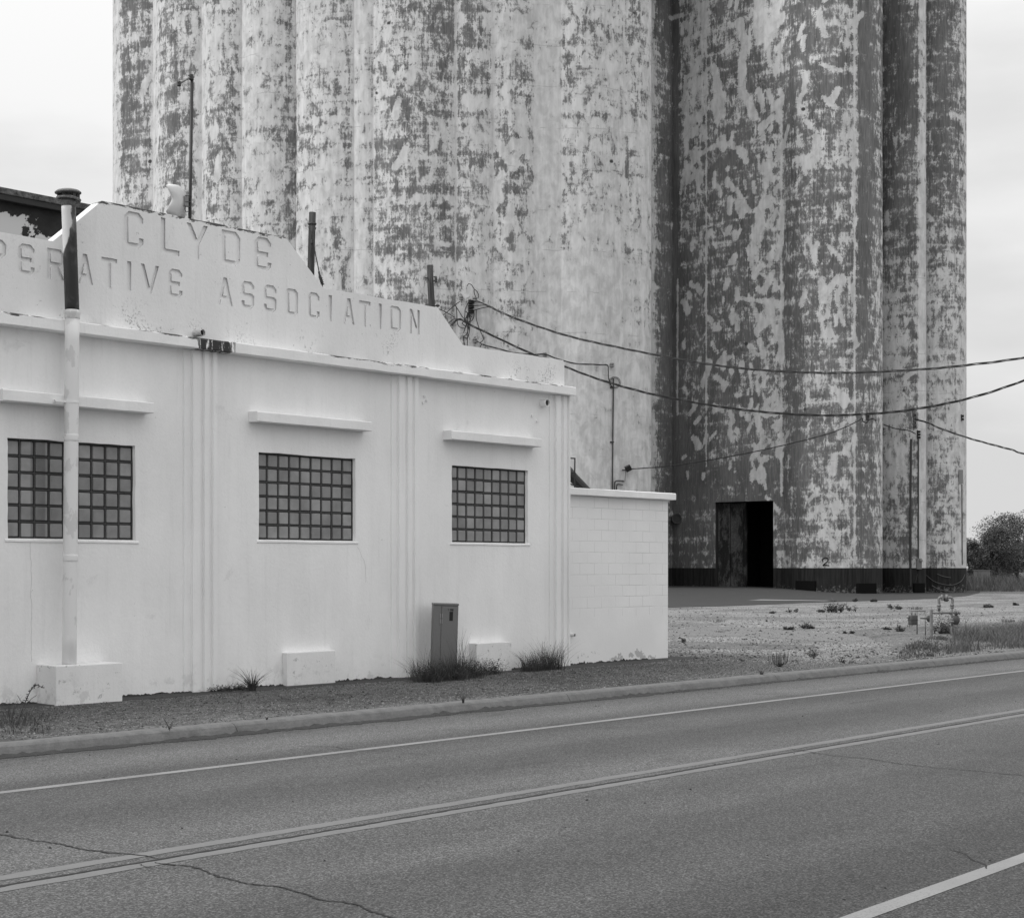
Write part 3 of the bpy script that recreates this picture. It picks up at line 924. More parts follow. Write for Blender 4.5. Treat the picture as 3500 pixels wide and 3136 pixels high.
    # painted numeral 2
    def wallpt(px, py, off=0.03):
        j = int(np.searchsorted(np.where(np.arange(ncol) > 20, cpx, 0), px)) if False else None
        best = None
        for i in range(ncol - 1):
            a_, b_ = cpx[i], cpx[i + 1]
            if a_ <= px <= b_ and b_ > a_ and i > 10:
                t = (px - a_) / (b_ - a_)
                D = cdep[i] + (cdep[i + 1] - cdep[i]) * t
                if best is None or D < best[0]:
                    best = (D, i)
        D = best[0]
        return onD(px, py, D - off)
    return root, wallpt, (pL, pR, nin, d, ztop, zb)
ELEV, wallpt, DOOR = elevator()

def on_elev(name, bm, mat, **kw): return obj(name, bm, mat, ELEV, **kw)
# numeral 2 sprayed on the round silo
P2 = [(2811, 1917), (2812, 1911), (2818, 1906), (2826, 1906), (2830, 1912), (2827, 1919), (2818, 1926), (2813, 1932), (2822, 1930), (2834, 1932)]
P2 = [wallpt(a, b, .035) for a, b in P2]
bm = bmesh.new(); tube(bm, smooth_pts(P2, 5), 0.034, 6)
M_pitch = m_plain('pitch_black_opening', .012, 1.0, .1, spec=0.0)
M_num = m_plain('black_spray_paint', .012, .9, .2)
on_elev('painted_numeral', bm, M_num)
# vent pipe mouth beside the annex
bm = bmesh.new()
c = onD(2312, 1772, 108.7)
vd = Vector((FW.x, FW.y, 0))
Mv = (Vector((0, 0, 1)).rotation_difference(-vd)).to_matrix()
lathe(bm, [(0.36, -.9), (0.36, 0.30), (0.30, 0.30), (0.30, -.2)], c, 28, Mv)
on_elev('vent_duct', bm, M_dark)
bm = bmesh.new(); lathe(bm, [(0.298, -.28), (0.298, .22)], c, 28, Mv); on_elev('vent_mouth', bm, M_black)
# black hatches at the foot of the walls
for (x0, x1, y0, y1) in ((2722, 2788, 1984, 2021), (2928, 2990, 1993, 2028), (3122, 3158, 1992, 2029)):
    bm = bmesh.new()
    a = wallpt(x0, y0, .05); b = wallpt(x1, y0, .05)
    zt = a.z; 
    dd = Vector((b.x - a.x, b.y - a.y, 0)); L = dd.length; dd.normalize()
    nn = Vector((-dd.y, dd.x, 0))
    if nn.dot(vd) > 0: nn = -nn
    M = Matrix(((dd.x, nn.x, 0, a.x), (dd.y, nn.y, 0, a.y), (0, 0, 1, 0), (0, 0, 0, 1)))
    zbot = onD(x0, y1, (a.x * FW.x + a.y * FW.y)).z
    box(bm, 0, L, -.5, .16, zbot - .1, zt, .012, M)
    on_elev('floor_hatch', bm, M_pitch)
# flat plate strip next to the last silo (downspout box) and small panel
bm = bmesh.new()
a = wallpt(3277, 1605, .02); b = wallpt(3291, 1605, .02)
Lp = [a, b, wallpt(3291, 1652, .02), wallpt(3277, 1652, .02)]
bk = [p + vd * -.06 for p in Lp]
vs = [bm.verts.new(p) for p in Lp]; vb = [bm.verts.new(p) for p in bk]
bm.faces.new(vb)
for i in range(4): bm.faces.new((vs[i], vs[(i + 1) % 4], vb[(i + 1) % 4], vb[i]))
on_elev('junction_panel', bm, M_slab2)
bm = bmesh.new(); tube(bm, [wallpt(3288, 1655, .05), wallpt(3289, 1930, .05)], .035, 6); on_elev('panel_conduit', bm, M_slab)

# ------------------------------------------------------------------ conduits, racks, lamp, meter box on the elevator
def thing_tube(name, paths, rad, mat, label, cat, group=None, seg=6):
    bm = bmesh.new()
    for p in paths: tube(bm, p, rad, seg)
    o = obj(name, bm, mat)
    return tag(o, label, cat, group)
D1 = 0.10
def wp(L, off=D1): return [wallpt(a, b, off) for a, b in L]
cd = empty('electric_conduit', wallpt(2095, 1676, D1)); tag(cd, 'thin dark vertical conduit with cable coil on the pale silo above the annex', 'conduit')
bm = bmesh.new(); tube(bm, wp([(2097, 1292), (2097, 1310), (2095, 1450), (2093, 1700)]), .045, 8); obj('riser_pipe', bm, M_dark, cd)
for yy in (1324, 1510):
    bm = bmesh.new(); a = wallpt(2086, yy, .08); b = wallpt(2098, yy, .08); tube(bm, [a, b], .05, 6); obj('clamp', bm, M_dark, cd)
bm = bmesh.new()
for rr_ in (15, 17.5, 20):
    tube(bm, [wallpt(2098 + rr_ * math.cos(a) + 3, 1307 + rr_ * 1.0 * math.sin(a), .14) for a in np.linspace(0, 2 * math.pi, 26)], .014, 5)
obj('cable_coil', bm, M_black, cd)
bm = bmesh.new()
tube(bm, smooth_pts(wp([(2101, 1700), (2101, 1658), (2106, 1643), (2132, 1643)]), 5), .035, 6)
tube(bm, smooth_pts(wp([(2108, 1700), (2108, 1662), (2112, 1654), (2129, 1656)]), 5), .035, 6)
obj('bent_conduit', bm, M_dark, cd)
fl = empty('flood_lamp', wallpt(2130, 1606, .1)); tag(fl, 'black flood lamp on short bracket on silo wall above the annex roof edge', 'flood lamp')
bm = bmesh.new()
c = wallpt(2147, 1600, .45)
Mr = Matrix.Translation(c) @ Matrix.Rotation(cam.rotation_euler.z, 4, 'Z') @ Matrix.Rotation(math.radians(-27), 4, 'Y') @ Matrix.Rotation(math.radians(20), 4, 'X')
box(bm, -.19, .19, -.13, .13, -.17, .17, .02, Mr); obj('lamp_housing', bm, M_black, fl)
bm = bmesh.new(); tube(bm, [wallpt(2128, 1606, 0), wallpt(2138, 1606, .3)], .05, 6); obj('bracket', bm, M_dark, fl)
bm = bmesh.new(); tube(bm, smooth_pts(wp([(2138, 1606), (2137, 1630), (2135, 1645), (2125, 1645)], .12), 5), .015, 5); obj('lamp_cord', bm, M_black, fl)

def rack(name, px, y0, y1, n, label, w_=.07, side=1):
    r0 = empty(name, wallpt(px, y1, .05)); tag(r0, label, 'insulator rack', 'insulator racks on the elevator wall')
    bm = bmesh.new(); a = wallpt(px - side * 4, y0, .05); b = wallpt(px - side * 4, y1, .05); tube(bm, [a, b], w_ * .55, 6); obj('rack_bar', bm, M_dark, r0)
    for i in range(n):
        y = y0 + (y1 - y0) * (i + .5) / n
        c = wallpt(px + side * 1.5, y, .16)
        bm = bmesh.new(); h = (y1 - y0) / FP * 104 / n * .36
        lathe(bm, [(w_ * .8, -h), (w_ * 1.25, -h * .5), (w_ * .8, 0), (w_ * 1.25, h * .5), (w_ * .8, h)], c, 10)
        obj('insulator', bm, M_black, r0)
    return r0
rack('insulator_rack', 1609, 1024, 1072, 3, 'black three-spool insulator rack on the silo wall just right of the parapet slope', .17)
rack('insulator_rack', 2967, 1412, 1436, 4, 'dark insulator rack high on the bare strip of the big round silo', .07)
rack('insulator_rack', 3127, 1412, 1464, 4, 'tall thin insulator rack above the two vertical conduits', .05)
rack('insulator_rack', 3140, 1470, 1500, 3, 'short black rack of spool insulators at the head of the two conduits', .10)
rack('insulator_rack', 3290, 1416, 1438, 2, 'small insulator rack near the right edge of the last silo', .07)
def knob(px, py, label):
    bm = bmesh.new()
    c = wallpt(px, py, .12)
    lathe(bm, [(.05, -.14), (.13, -.11), (.13, -.03), (.07, 0), (.13, .03), (.13, .11), (.05, .14)], c, 12)
    tube(bm, [wallpt(px - 4, py, 0), c], .035, 6)
    o = obj('spool_insulator', bm, M_steel, smooth=False); tag(o, label, 'insulator', 'spool insulators on the left silos')
knob(1576, 1018, 'spool insulator left of the three-spool rack on the silo wall')
knob(1622, 1022, 'spool insulator touching the top of the three-spool rack')
knob(1624, 1163, 'spool insulator low above the parapet end, lines running right from it')
knob(1862, 1212, 'spool insulator beside the corner end of the white parapet')
knob(2092, 1247, 'spool insulator above the conduit coil')

ub = empty('meter_box', wallpt(3140, 1945, .1)); tag(ub, 'grey electric meter box at the foot of two long conduits on the elevator', 'meter box')
for xx in (3112, 3139):
    bm = bmesh.new(); tube(bm, wp([(xx + (2 if xx < 3120 else 0), 1500), (xx, 1700), (xx, 1908 if xx > 3120 else 2005)], .07), .075 if xx < 3120 else .05, 8); obj('conduit', bm, M_dark, ub)
bm = bmesh.new(); c = wallpt(3141, 1926, .1)
Mz = Matrix.Translation(c) @ Matrix.Rotation(cam.rotation_euler.z, 4, 'Z')
box(bm, -.17, .17, -.14, .12, -.37, .37, .02, Mz); obj('box_body', bm, M_cab, ub)
bm = bmesh.new(); c2 = wallpt(3148, 1915, .32)
lathe(bm, [(.11, -.08), (.11, .05), (.085, .09), (.04, .1)], c2, 18, Mv); obj('meter_glass', bm, M_steel, ub)
bm = bmesh.new(); tube(bm, wp([(3136, 1960), (3129, 1990)], .08), .02, 5); obj('ground_wire', bm, M_dark, ub)

# ------------------------------------------------------------------ overhead cables
def cable(name, pts, rad, label, group=None, twist=True, sub=10):
    """pts: (px, py, depth)"""
    P = smooth_pts([onD(*p) for p in pts], sub)
    bm = bmesh.new()
    if twist:
        acc = 0; L = [0]
        for i in range(1, len(P)): L.append(L[-1] + (P[i] - P[i - 1]).length)
        for ph in (0, 2.1, 4.2):
            Q = []
            for i, p in enumerate(P):
                a = L[i] * 1.4 + ph
                sg = rad * (1.05 + .35 * mnoise.noise(Vector((L[i] * .25, ph, 0))))
                Q.append(p + Vector((0, 0, 1)) * (math.sin(a) * sg) + Vector((RT.x, RT.y, 0)) * (math.cos(a) * sg * .5))
            tube(bm, Q, rad * 0.62, 5)
    else:
        tube(bm, P, rad, 5)
    o = obj(name, bm, M_black)
    tag(o, label, 'cable', group)
wl = lambda a, b, o=.3: (a, b, (wallpt(a, b, o) - Vector((0, 0, E))).dot(Vector((FW.x, FW.y, 0))))
cable('power_cable', [wl(1660, 1041, .4), (1720, 1070, 93.5), (1800, 1102, 93), (1950, 1150, 92), (2100, 1184, 91), (2250, 1214, 90), (2400, 1241, 89), (2550, 1260, 88), (2700, 1270, 87), (2850, 1274, 86),
                      (3000, 1270, 85), (3150, 1262, 84), (3300, 1248, 83), (3500, 1222, 82), (3800, 1165, 80), (4300, 1040, 76)], .044,
      'upper of the two long twisted power cables sagging across the dark right-hand silos', 'twisted power cables')
cable('power_cable', [(1545, 1112, 92), (1556, 1098, 93), (1572, 1091, 94), (1600, 1106, 94), (1650, 1131, 93.8), (1750, 1178, 93.4), (1830, 1214, 93), (1939, 1256, 92), (2050, 1297, 91), (2200, 1340, 90), (2350, 1371, 89), (2500, 1395, 88), (2650, 1411, 87), (2800, 1419, 86),
                      (2950, 1415, 85), (3100, 1402, 84), (3300, 1364, 83), (3500, 1300, 82), (3800, 1180, 80), (4300, 940, 76)], .044,
      'lower of the two long twisted power cables, reappearing at the parapet corner', 'twisted power cables')
bm = bmesh.new()
for P in ([(1616, 1031), (1640, 1034), (1665, 1043)], [(1616, 1046), (1645, 1043), (1665, 1043)], [(1616, 1062), (1650, 1052), (1678, 1048)], [(1626, 1026), (1650, 1036), (1665, 1043)],
          [(1515, 1077), (1535, 1060), (1553, 1044), (1572, 1030)], [(1553, 1043), (1560, 1052), (1562, 1090), (1566, 1112), (1580, 1121), (1592, 1118), (1598, 1095)],
          [(1556, 1043), (1568, 1062), (1580, 1082), (1592, 1096)], [(1533, 1104), (1548, 1092), (1563, 1090)], [(1538, 1116), (1552, 1098), (1568, 1093)],
          [(1600, 1034), (1592, 1052), (1588, 1066)], [(1590, 1066), (1588, 1090), (1594, 1105), (1584, 1138)], [(1598, 1070), (1592, 1092), (1600, 1110), (1596, 1140), (1583, 1150)],
          [(1582, 1144), (1584, 1160), (1590, 1183)], [(1598, 1110), (1599, 1140), (1597, 1185)], [(1606, 1098), (1604, 1135), (1597, 1155), (1586, 1152)],
          [(1620, 1060), (1620, 1080), (1612, 1096), (1600, 1100)], [(1501, 1056), (1530, 1070), (1556, 1086)],
          [(1596, 978), (1602, 970), (1612, 974), (1621, 988), (1630, 996), (1636, 1010), (1633, 1020)], [(1630, 1022), (1622, 1005), (1620, 990)],
          [(1630, 1165), (1642, 1173), (1655, 1180)], [(1641, 1187), (1645, 1178), (1654, 1176)], [(1640, 1172), (1652, 1160), (1648, 1145), (1640, 1128), (1628, 1090), (1628, 1060)]):
    tube(bm, smooth_pts(wp(P, .2), 5), .026, 5)
rg2 = random.Random(3)
for i in range(14):
    x, y = 1590 + rg2.uniform(-6, 18), 1082 + rg2.uniform(-20, 24)
    tube(bm, smooth_pts(wp([(x, y), (x + rg2.uniform(-9, 9), y + rg2.uniform(4, 14)), (x + rg2.uniform(-9, 9), y + rg2.uniform(10, 26))], .22), 4), .03, 5)
o = obj('service_wires', bm, M_black); tag(o, 'tangle of loose black service wires hanging under the three-spool rack beside the parapet slope', 'wires')
cable('service_line', [wl(1652, 1178, .3), wl(1700, 1191, .3), wl(1760, 1206, .3), wl(1820, 1211, .3), wl(1862, 1211, .3), wl(1900, 1224, .4), wl(1960, 1241, .4), wl(2040, 1246, .4), wl(2075, 1248, .3), wl(2079, 1265, .2), wl(2080, 1290, .2), wl(2090, 1322, .2)], .03,
      'thin cable running along the silo wall from the parapet end to the conduit coil')
cable('lamp_line', [wl(2156, 1602, .5), (2260, 1595, 97), (2400, 1576, 98), (2550, 1549, 99), (2700, 1516, 99.5), (2840, 1479, 100), wl(2930, 1440, .5), wl(2946, 1429, .3), wl(2950, 1440, .3), wl(2962, 1446, .3)], .024,
      'thin line rising from the black flood lamp to the first rack on the right block')
cable('service_line', [wl(2960, 1446, .3), wl(2975, 1432, .3), wl(2990, 1434, .5), wl(3020, 1450, .8), wl(3060, 1464, .8), wl(3105, 1471, .4), wl(3130, 1482, .3)], .026,
      'short thin line sagging between the two middle racks on the right block')
cable('telephone_line', [wl(3130, 1433, .3), wl(3150, 1438, .8), (3180, 1448, 103), (3220, 1466, 102), (3300, 1493, 101), (3380, 1516, 99), (3460, 1537, 97), (3500, 1550, 96), (3700, 1590, 92)], .040,
      'dark line leaving the tall rack and dropping right against the pale sky')
# draped pale ropes marks at foot of the last silo
for i, L in enumerate(([(3166, 1964), (3190, 1984), (3220, 1995), (3255, 1998), (3285, 1985), (3298, 1962)], [(3203, 1960), (3225, 1969), (3250, 1973)], [(3185, 2000), (3210, 2014), (3240, 2020), (3260, 2022)])):
    bm = bmesh.new(); tube(bm, smooth_pts(wp(L, .06), 6), .022 if i != 2 else .035, 5)
    o = obj('hanging_rope', bm, M_rope); tag(o, ['long pale rope draped across the black foot of the last silo', 'short pale rope loop above the long one on the last silo', 'thick frayed rope low on the black foot of the last silo'][i], 'rope', 'ropes on the last silo')

# ================================================================== WHITE BUILDING
BL = empty('cooperative_building', (12.54, W, 0))
tag(BL, 'low white stucco building with stepped parapet lettered CLYDE and glass block windows', 'building')
S0, S1 = 4.68, 20.40
ZCOR0, ZCOR1 = E + 3.05, E + 3.20
wins = []
for (tl, tr, bl_, br) in (((18.8, 1500), (452.5, 1526.4), (12.4, 1838), (451, 1843)), ((875.8, 1549), (1205, 1569), (872.6, 1841.7), (1203.6, 1847)), ((1535, 1593), (1794, 1608.8), (1533.5, 1851.5), (1794, 1854.7))):
    Yg = W + .06
    a = onY(*tl, Yg); b = onY(*tr, Yg); c = onY(*bl_, Yg); d_ = onY(*br, Yg)
    wins.append(((a.x + c.x) / 2, (b.x + d_.x) / 2, (c.z + d_.z) / 2, (a.z + b.z) / 2))
w0 = wins[0]
wins_all = [(2 * 12.54 - wins[2][1], 2 * 12.54 - wins[2][0], wins[2][2], wins[2][3])] + wins
def rect(x0, x1, z0, z1): return [(x0, z0), (x1, z0), (x1, z1), (x0, z1)]
rr = random.Random(5)
def rough_rect(x0, x1, z0, z1, j=.006, n=10):
    P = []
    for (a, b) in (((x0, z0), (x1, z0)), ((x1, z0), (x1, z1)), ((x1, z1), (x0, z1)), ((x0, z1), (x0, z0))):
        for i in range(n):
            t = i / n
            P.append((a[0] + (b[0] - a[0]) * t + rr.uniform(-j, j), a[1] + (b[1] - a[1]) * t + rr.uniform(-j, j)))
    return P
loops = [rect(S0, S1, -0.3, ZCOR1)] + [rough_rect(x0 + .01, x1 - .0 + .012, z0 - .012, z1 + .012) for x0, x1, z0, z1 in wins_all]
obj('wall', facade_plate(loops, W, W + .25), M_wall, BL)
# side and back walls, roof
bm = bmesh.new()
box(bm, S1 - .25, S1 - .002, W + .252, W + 9, -.3, ZCOR1 - .01); box(bm, S0 + .002, S0 + .25, W + .252, W + 9, -.3, ZCOR1 - .01)
box(bm, S0 + .26, S1 - .26, W + 8.7, W + 9, -.3, ZCOR1 - .01)
obj('side_wall', bm, M_wall, BL)
bm = bmesh.new(); box(bm, S0 + .01, S1 - .01, W + .26, W + 8.98, ZCOR1 - .005, ZCOR1 + .12); obj('roof', bm, M_slab, BL)
# parapet with sunk letters
C = 12.54
Z1, Z2, Z3 = E + 3.685, E + 4.235, E + 4.885
half = [(20.32, ZCOR1), (20.32, Z1 - .05), (20.29, Z1 + .0), (17.78, Z1), (17.26, Z2 - .06), (17.19, Z2), (14.80, Z2), (14.08, Z3)]
mir = [(2 * C - a, b) for a, b in half[::-1]]
outline = half + mir
def dens(P, step=.3, j=.006):
    out = []
    for i in range(len(P)):
        a = Vector(P[i]); b = Vector(P[(i + 1) % len(P)])
        n_ = max(1, int((b - a).length / step))
        for k_ in range(n_):
            q_ = a + (b - a) * (k_ / n_)
            out.append((q_.x + rr.uniform(-j, j) * (k_ > 0), q_.y + (rr.uniform(-j, j) if (k_ > 0 and q_.y > ZCOR1 + .02) else 0)))
    return out
outl = dens(outline)
def glyph(ch, w, h, t):
    c = min(w, h) * .24; k = t * .5
    A = {
        'C': [[(c, 0), (w - c, 0), (w, c), (w, .30 * h), (w - t, .30 * h), (w - t, t), (t, t), (t, h - t), (w - t, h - t), (w - t, .72 * h), (w, .72 * h), (w, h - c), (w - c, h), (c, h), (0, h - c), (0, c)]],
        'D': [[(0, 0), (w - c, 0), (w, c), (w, h - c), (w - c, h), (0, h)], [(t, t), (w - t, t), (w - t, h - t), (t, h - t)]],
        'O': [[(k, 0), (w - c, 0), (w, c), (w, h - c), (w - c, h), (k, h), (0, h - k), (0, k)], [(t, t), (w - t, t), (w - t, h - t), (t, h - t)]],
        'E': [[(c, 0), (w - c, 0), (w, c), (w, .27 * h), (w - t, .27 * h), (w - t, t), (t, t), (t, .5 * h - t / 2), (.82 * w, .5 * h - t / 2), (.82 * w, .5 * h + t / 2), (t, .5 * h + t / 2), (t, h - t), (w - t, h - t), (w - t, .76 * h), (w, .76 * h), (w, h - c), (w - c, h), (c, h), (0, h - c), (0, c)]],
        'L': [[(0, 0), (w, 0), (w, t), (t, t), (t, h), (0, h)]],
        'I': [[(0, 0), (w, 0), (w, h), (0, h)]],
        'T': [[(w / 2 - t / 2, 0), (w / 2 + t / 2, 0), (w / 2 + t / 2, h - t), (w, h - t), (w, h), (0, h), (0, h - t), (w / 2 - t / 2, h - t)]],
        'Y': [[(w / 2 - t / 2, 0), (w / 2 + t / 2, 0), (w / 2 + t / 2, .42 * h), (w, h), (w - t * 1.05, h), (w / 2, .58 * h), (t * 1.05, h), (0, h), (w / 2 - t / 2, .42 * h)]],
        'V': [[(w / 2 - t / 2, 0), (w / 2 + t / 2, 0), (w, h), (w - t, h), (w / 2, t * 1.6), (t, h), (0, h)]],
        'A': [[(0, 0), (t, 0), (t + w * .09, .22 * h), (w - t - w * .09, .22 * h), (w - t, 0), (w, 0), (w / 2 + t * .55, h), (w / 2 - t * .55, h)], [(w * .36, .22 * h + t * .85), (w * .64, .22 * h + t * .85), (w * .5, h * .70)]],
        'N': [[(0, 0), (t, 0), (t, h * .72), (w - t, 0), (w, 0), (w, h), (w - t, h), (w - t, h * .28), (t, h), (0, h)]],
        'S': [[(0, .28 * h), (0, c), (c, 0), (w - c, 0), (w, c), (w, .5 * h + t / 2 - c * .6), (w - c * .8, .5 * h + t / 2), (t, .5 * h + t / 2), (t, h - t), (w - t, h - t), (w - t, .74 * h), (w, .74 * h), (w, h - c), (w - c, h), (c, h), (0, h - c), (0, .5 * h - t / 2 + c * .6), (c * .8, .5 * h - t / 2), (w - t, .5 * h - t / 2), (w - t, t), (t, t), (t, .28 * h)]],
        'P': [[(0, 0), (t, 0), (t, .42 * h), (w - c, .42 * h), (w, .42 * h + c), (w, h - c), (w - c, h), (0, h)], [(t, .42 * h + t), (w - t, .42 * h + t), (w - t, h - t), (t, h - t)]],
        'R': [[(0, 0), (t, 0), (t, .42 * h), (w * .42, .42 * h), (w - t, 0), (w, 0), (w * .68, .44 * h), (w, .42 * h + c), (w, h - c), (w - c, h), (0, h)], [(t, .42 * h + t), (w - t, .42 * h + t), (w - t, h - t), (t, h - t)]],
    }
    return A[ch]
letters = []
for ch, a, b in (('C', 424, 491), ('L', 550, 614), ('Y', 638, 711), ('D', 758, 822), ('E', 870, 928)):
    letters.append((ch, sx(a), sx(b), E + 4.33, .49, .072))
row2 = [('E', 62, 119), ('R', 162, 222), ('A', 262, 319), ('T', 347, 401), ('I', 435, 449), ('V', 481.5, 543.5), ('E', 576, 624.5), ('A', 743, 797), ('S', 825.6, 869.7), ('S', 902, 946),
        ('O', 980, 1019.7), ('C', 1053.6, 1093), ('I', 1123, 1135), ('A', 1172.5, 1213), ('T', 1228, 1267), ('I', 1294.5, 1305), ('O', 1333, 1371.6), ('N', 1400, 1435)]
for ch, a, b in row2: letters.append((ch, sx(a), sx(b), E + 3.745, .395, .056))
xe = sx(62)
for i, ch in enumerate('POOC'):
    letters.append((ch, xe - .37 * (i + 1) - .02, xe - .37 * (i + 1) + .21, E + 3.745, .395, .056))
loops = [outl]
for ch, a, b, z, h, t in letters:
    w_ = b - a
    tt = t if ch != 'I' else w_
    for lp in glyph(ch, w_, h, min(tt, w_)):
        loops.append([(a + p[0], z + p[1]) for p in lp])
M_parapet = m_whitewall('parapet_stucco', 0.82, dirt=.13)
obj('lettered_panel', facade_plate(loops, W, W + .030), M_parapet, BL)
obj('parapet', facade_plate([outl], W + .031, W + .24), M_parapet, BL)
# ledge (cornice)
def wavy_box(bm, x0, x1, y0, y1, z0, z1, step=.12, amp=.006, seed=0):
    n = int((x1 - x0) / step)
    prof = [(y1, z0), (y0 + .008, z0), (y0, z0 + .008), (y0, z1 - .012), (y0 + .014, z1), (y1, z1 + .008)]
    prev = None
    for i in range(n + 1):
        x = x0 + (x1 - x0) * i / n
        ring = []
        for j, (yy, zz) in enumerate(prof):
            a = mnoise.noise(Vector((x * 3.1, j * .9, seed))) * amp
            b = mnoise.noise(Vector((x * 3.1, j * .9 + 50, seed))) * amp
            ring.append(bm.verts.new((x, yy + (a if 0 < j < 5 else 0), zz + b)))
        if prev:
            for j in range(6): bm.faces.new((prev[j], prev[(j + 1) % 6], ring[(j + 1) % 6], ring[j]))
        else: bm.faces.new(ring)
        prev = ring
    bm.faces.new(prev[::-1])
bm = bmesh.new(); wavy_box(bm, S0 - .01, S1 + .012, W - .20, W - .001, ZCOR0, ZCOR1); obj('ledge', bm, M_cornice, BL)
# window hoods
def hood(xa, xb, za, i):
    bm = bmesh.new(); wavy_box(bm, xa, xb, W - .205, W - .001, za, za + .145, .1, .005, i * 7)
    obj('window_hood', bm, M_wall, BL)
h2 = (onY(850, 1442, W), onY(1241.5, 1476, W)); h3 = (onY(1514, 1503.7, W), onY(1821, 1528.6, W)); h1r = onY(497, 1416, W)
h1l = onY(11, 1367, W - .205)
hood(h2[0].x, h2[1].x, (h2[0].z + h2[1].z) / 2, 2)
hood(h3[0].x, h3[1].x, (h3[0].z + h3[1].z) / 2, 3)
hood(h1l.x, h1r.x, (h1r.z + h1l.z) / 2, 1)
hood(2 * C - h3[1].x, 2 * C - h3[0].x, (h3[0].z + h3[1].z) / 2, 4)
# fluted pilasters
def pilaster(x0, x1, i):
    wv = (x1 - x0)
    prof = [(x0 - .012, 0), (x0 + .0, .022), (x0 + .10, .024), (x0 + .112, .072), (x0 + .225, .078), (x0 + .24, .036), (x0 + .285, .036), (x0 + .30, .078), (x0 + .375, .078), (x0 + .39, .036), (x0 + .435, .036), (x0 + .45, .076), (x1 + .02, .072), (x1 + .04, 0)]
    if i == 'corner': prof = [p for p in prof if p[0] < x1 - .02] + [(x1 - .0, .074), (x1 - .0, 0)]
    bm = bmesh.new()
    zz = [0.005 + (ZCOR0 - .004 - 0.005) * k_ / 40 for k_ in range(41)]
    prev = None
    for z in zz:
        ring = [bm.verts.new((p[0] + mnoise.noise(Vector((j, z * 2, 1))) * .004, W - .0005 - p[1] - (mnoise.noise(Vector((j, z * 2, 8))) * .004 if p[1] > 0 else 0), z)) for j, p in enumerate(prof)]
        if prev:
            for j in range(len(prof) - 1): bm.faces.new((prev[j], prev[j + 1], ring[j + 1], ring[j]))
        prev = ring
    obj('pilaster', bm, M_wall, BL)
pilaster(12.29, 12.79, 1); pilaster(16.18, 16.69, 2); pilaster(8.39, 8.90, 3); pilaster(19.92, 20.40, 'corner')
# glass block windows
def window(x0, x1, z0, z1, i):
    bm = bmesh.new(); box(bm, x0 - .02, x1 + .03, W + .085, W + .15, z0 - .03, z1 + .03)
    wo = obj('window', bm, M_glass_m, BL)
    bm = bmesh.new()
    cw = (x1 - x0) / 9; chh = (z1 - z0) / 6
    rj = random.Random(i)
    for a in range(9):
        for b in range(6):
            m = .018
            dx = rj.uniform(-.003, .003); dz = rj.uniform(-.003, .003); dy = rj.uniform(-.003, .003)
            box(bm, x0 + a * cw + m + dx, x0 + (a + 1) * cw - m + dx, W + .058 + dy, W + .10, z0 + b * chh + m + dz, z0 + (b + 1) * chh - m + dz, .009, seg=1)
    for a in range(1, 9):       # mortar ribs, a little proud
        box(bm, 0, 0, 0, 0, 0, 0) if False else None
    p = obj('glass_blocks', bm, M_glassb, wo)
    p.matrix_parent_inverse = Matrix.Identity(4)
    bm = bmesh.new()
    for a in range(0, 10):
        x = x0 + a * cw; box(bm, x - .010, x + .010, W + .064, W + .0849, z0 - .01, z1 + .01)
    for b in range(0, 7):
        z = z0 + b * chh; box(bm, x0 - .01, x1 + .01, W + .066, W + .0851, z - .010, z + .010)
    p = obj('mortar_grid', bm, m_gl2, wo); p.matrix_parent_inverse = Matrix.Identity(4)
m_gl2 = m_plain('mortar_rib', .05, .7, .35, 12, .2)
for i, wv in enumerate(wins_all): window(*wv, i)
# thin sill lips under the windows
for x0, x1, z0, z1 in wins_all:
    bm = bmesh.new(); wavy_box(bm, x0 - .03, x1 + .06, W - .012, W + .055, z0 - .055, z0 - .012, .08, .004, x0)
    obj('window_sill', bm, M_cornice, BL)
# pipes and bolts through the wall
def stub(parent, name, px, py, Y, r_, L, mat, inner=True, sway=(0, 0)):
    c = onY(px, py, Y)
    bm = bmesh.new()
    Mq = (Vector((0, 0, 1)).rotation_difference(Vector((sway[0], -1, sway[1])).normalized())).to_matrix()
    lathe(bm, [(r_, -.02), (r_, L), (r_ * .86, L), (r_ * .86, L * .3)], c, 24, Mq)
    o_ = obj(name, bm, mat, parent)
    if inner:
        bm = bmesh.new(); lathe(bm, [(r_ * .855, L * .3), (r_ * .855, L * .72)], c, 20, Mq); q_ = obj('pipe_mouth', bm, M_black, o_); q_.matrix_parent_inverse = Matrix.Identity(4)
stub(BL, 'roof_drain_pipe', 666, 1139, W, .048, .17, M_white_pl, True, (.1, -.03))
stub(BL, 'vent_pipe', 1852, 1378, W, .067, .14, M_wall, True)
for a, b in ((1449, 1354), (1456, 1368), (1444, 1377), (1817, 1421), (1834, 1440)):
    c = onY(a, b, W); bm = bmesh.new(); box(bm, c.x - .016, c.x + .016, W - .025, W + .01, c.z - .018, c.z + .018, .005); obj('wall_bolt', bm, M_block, BL)
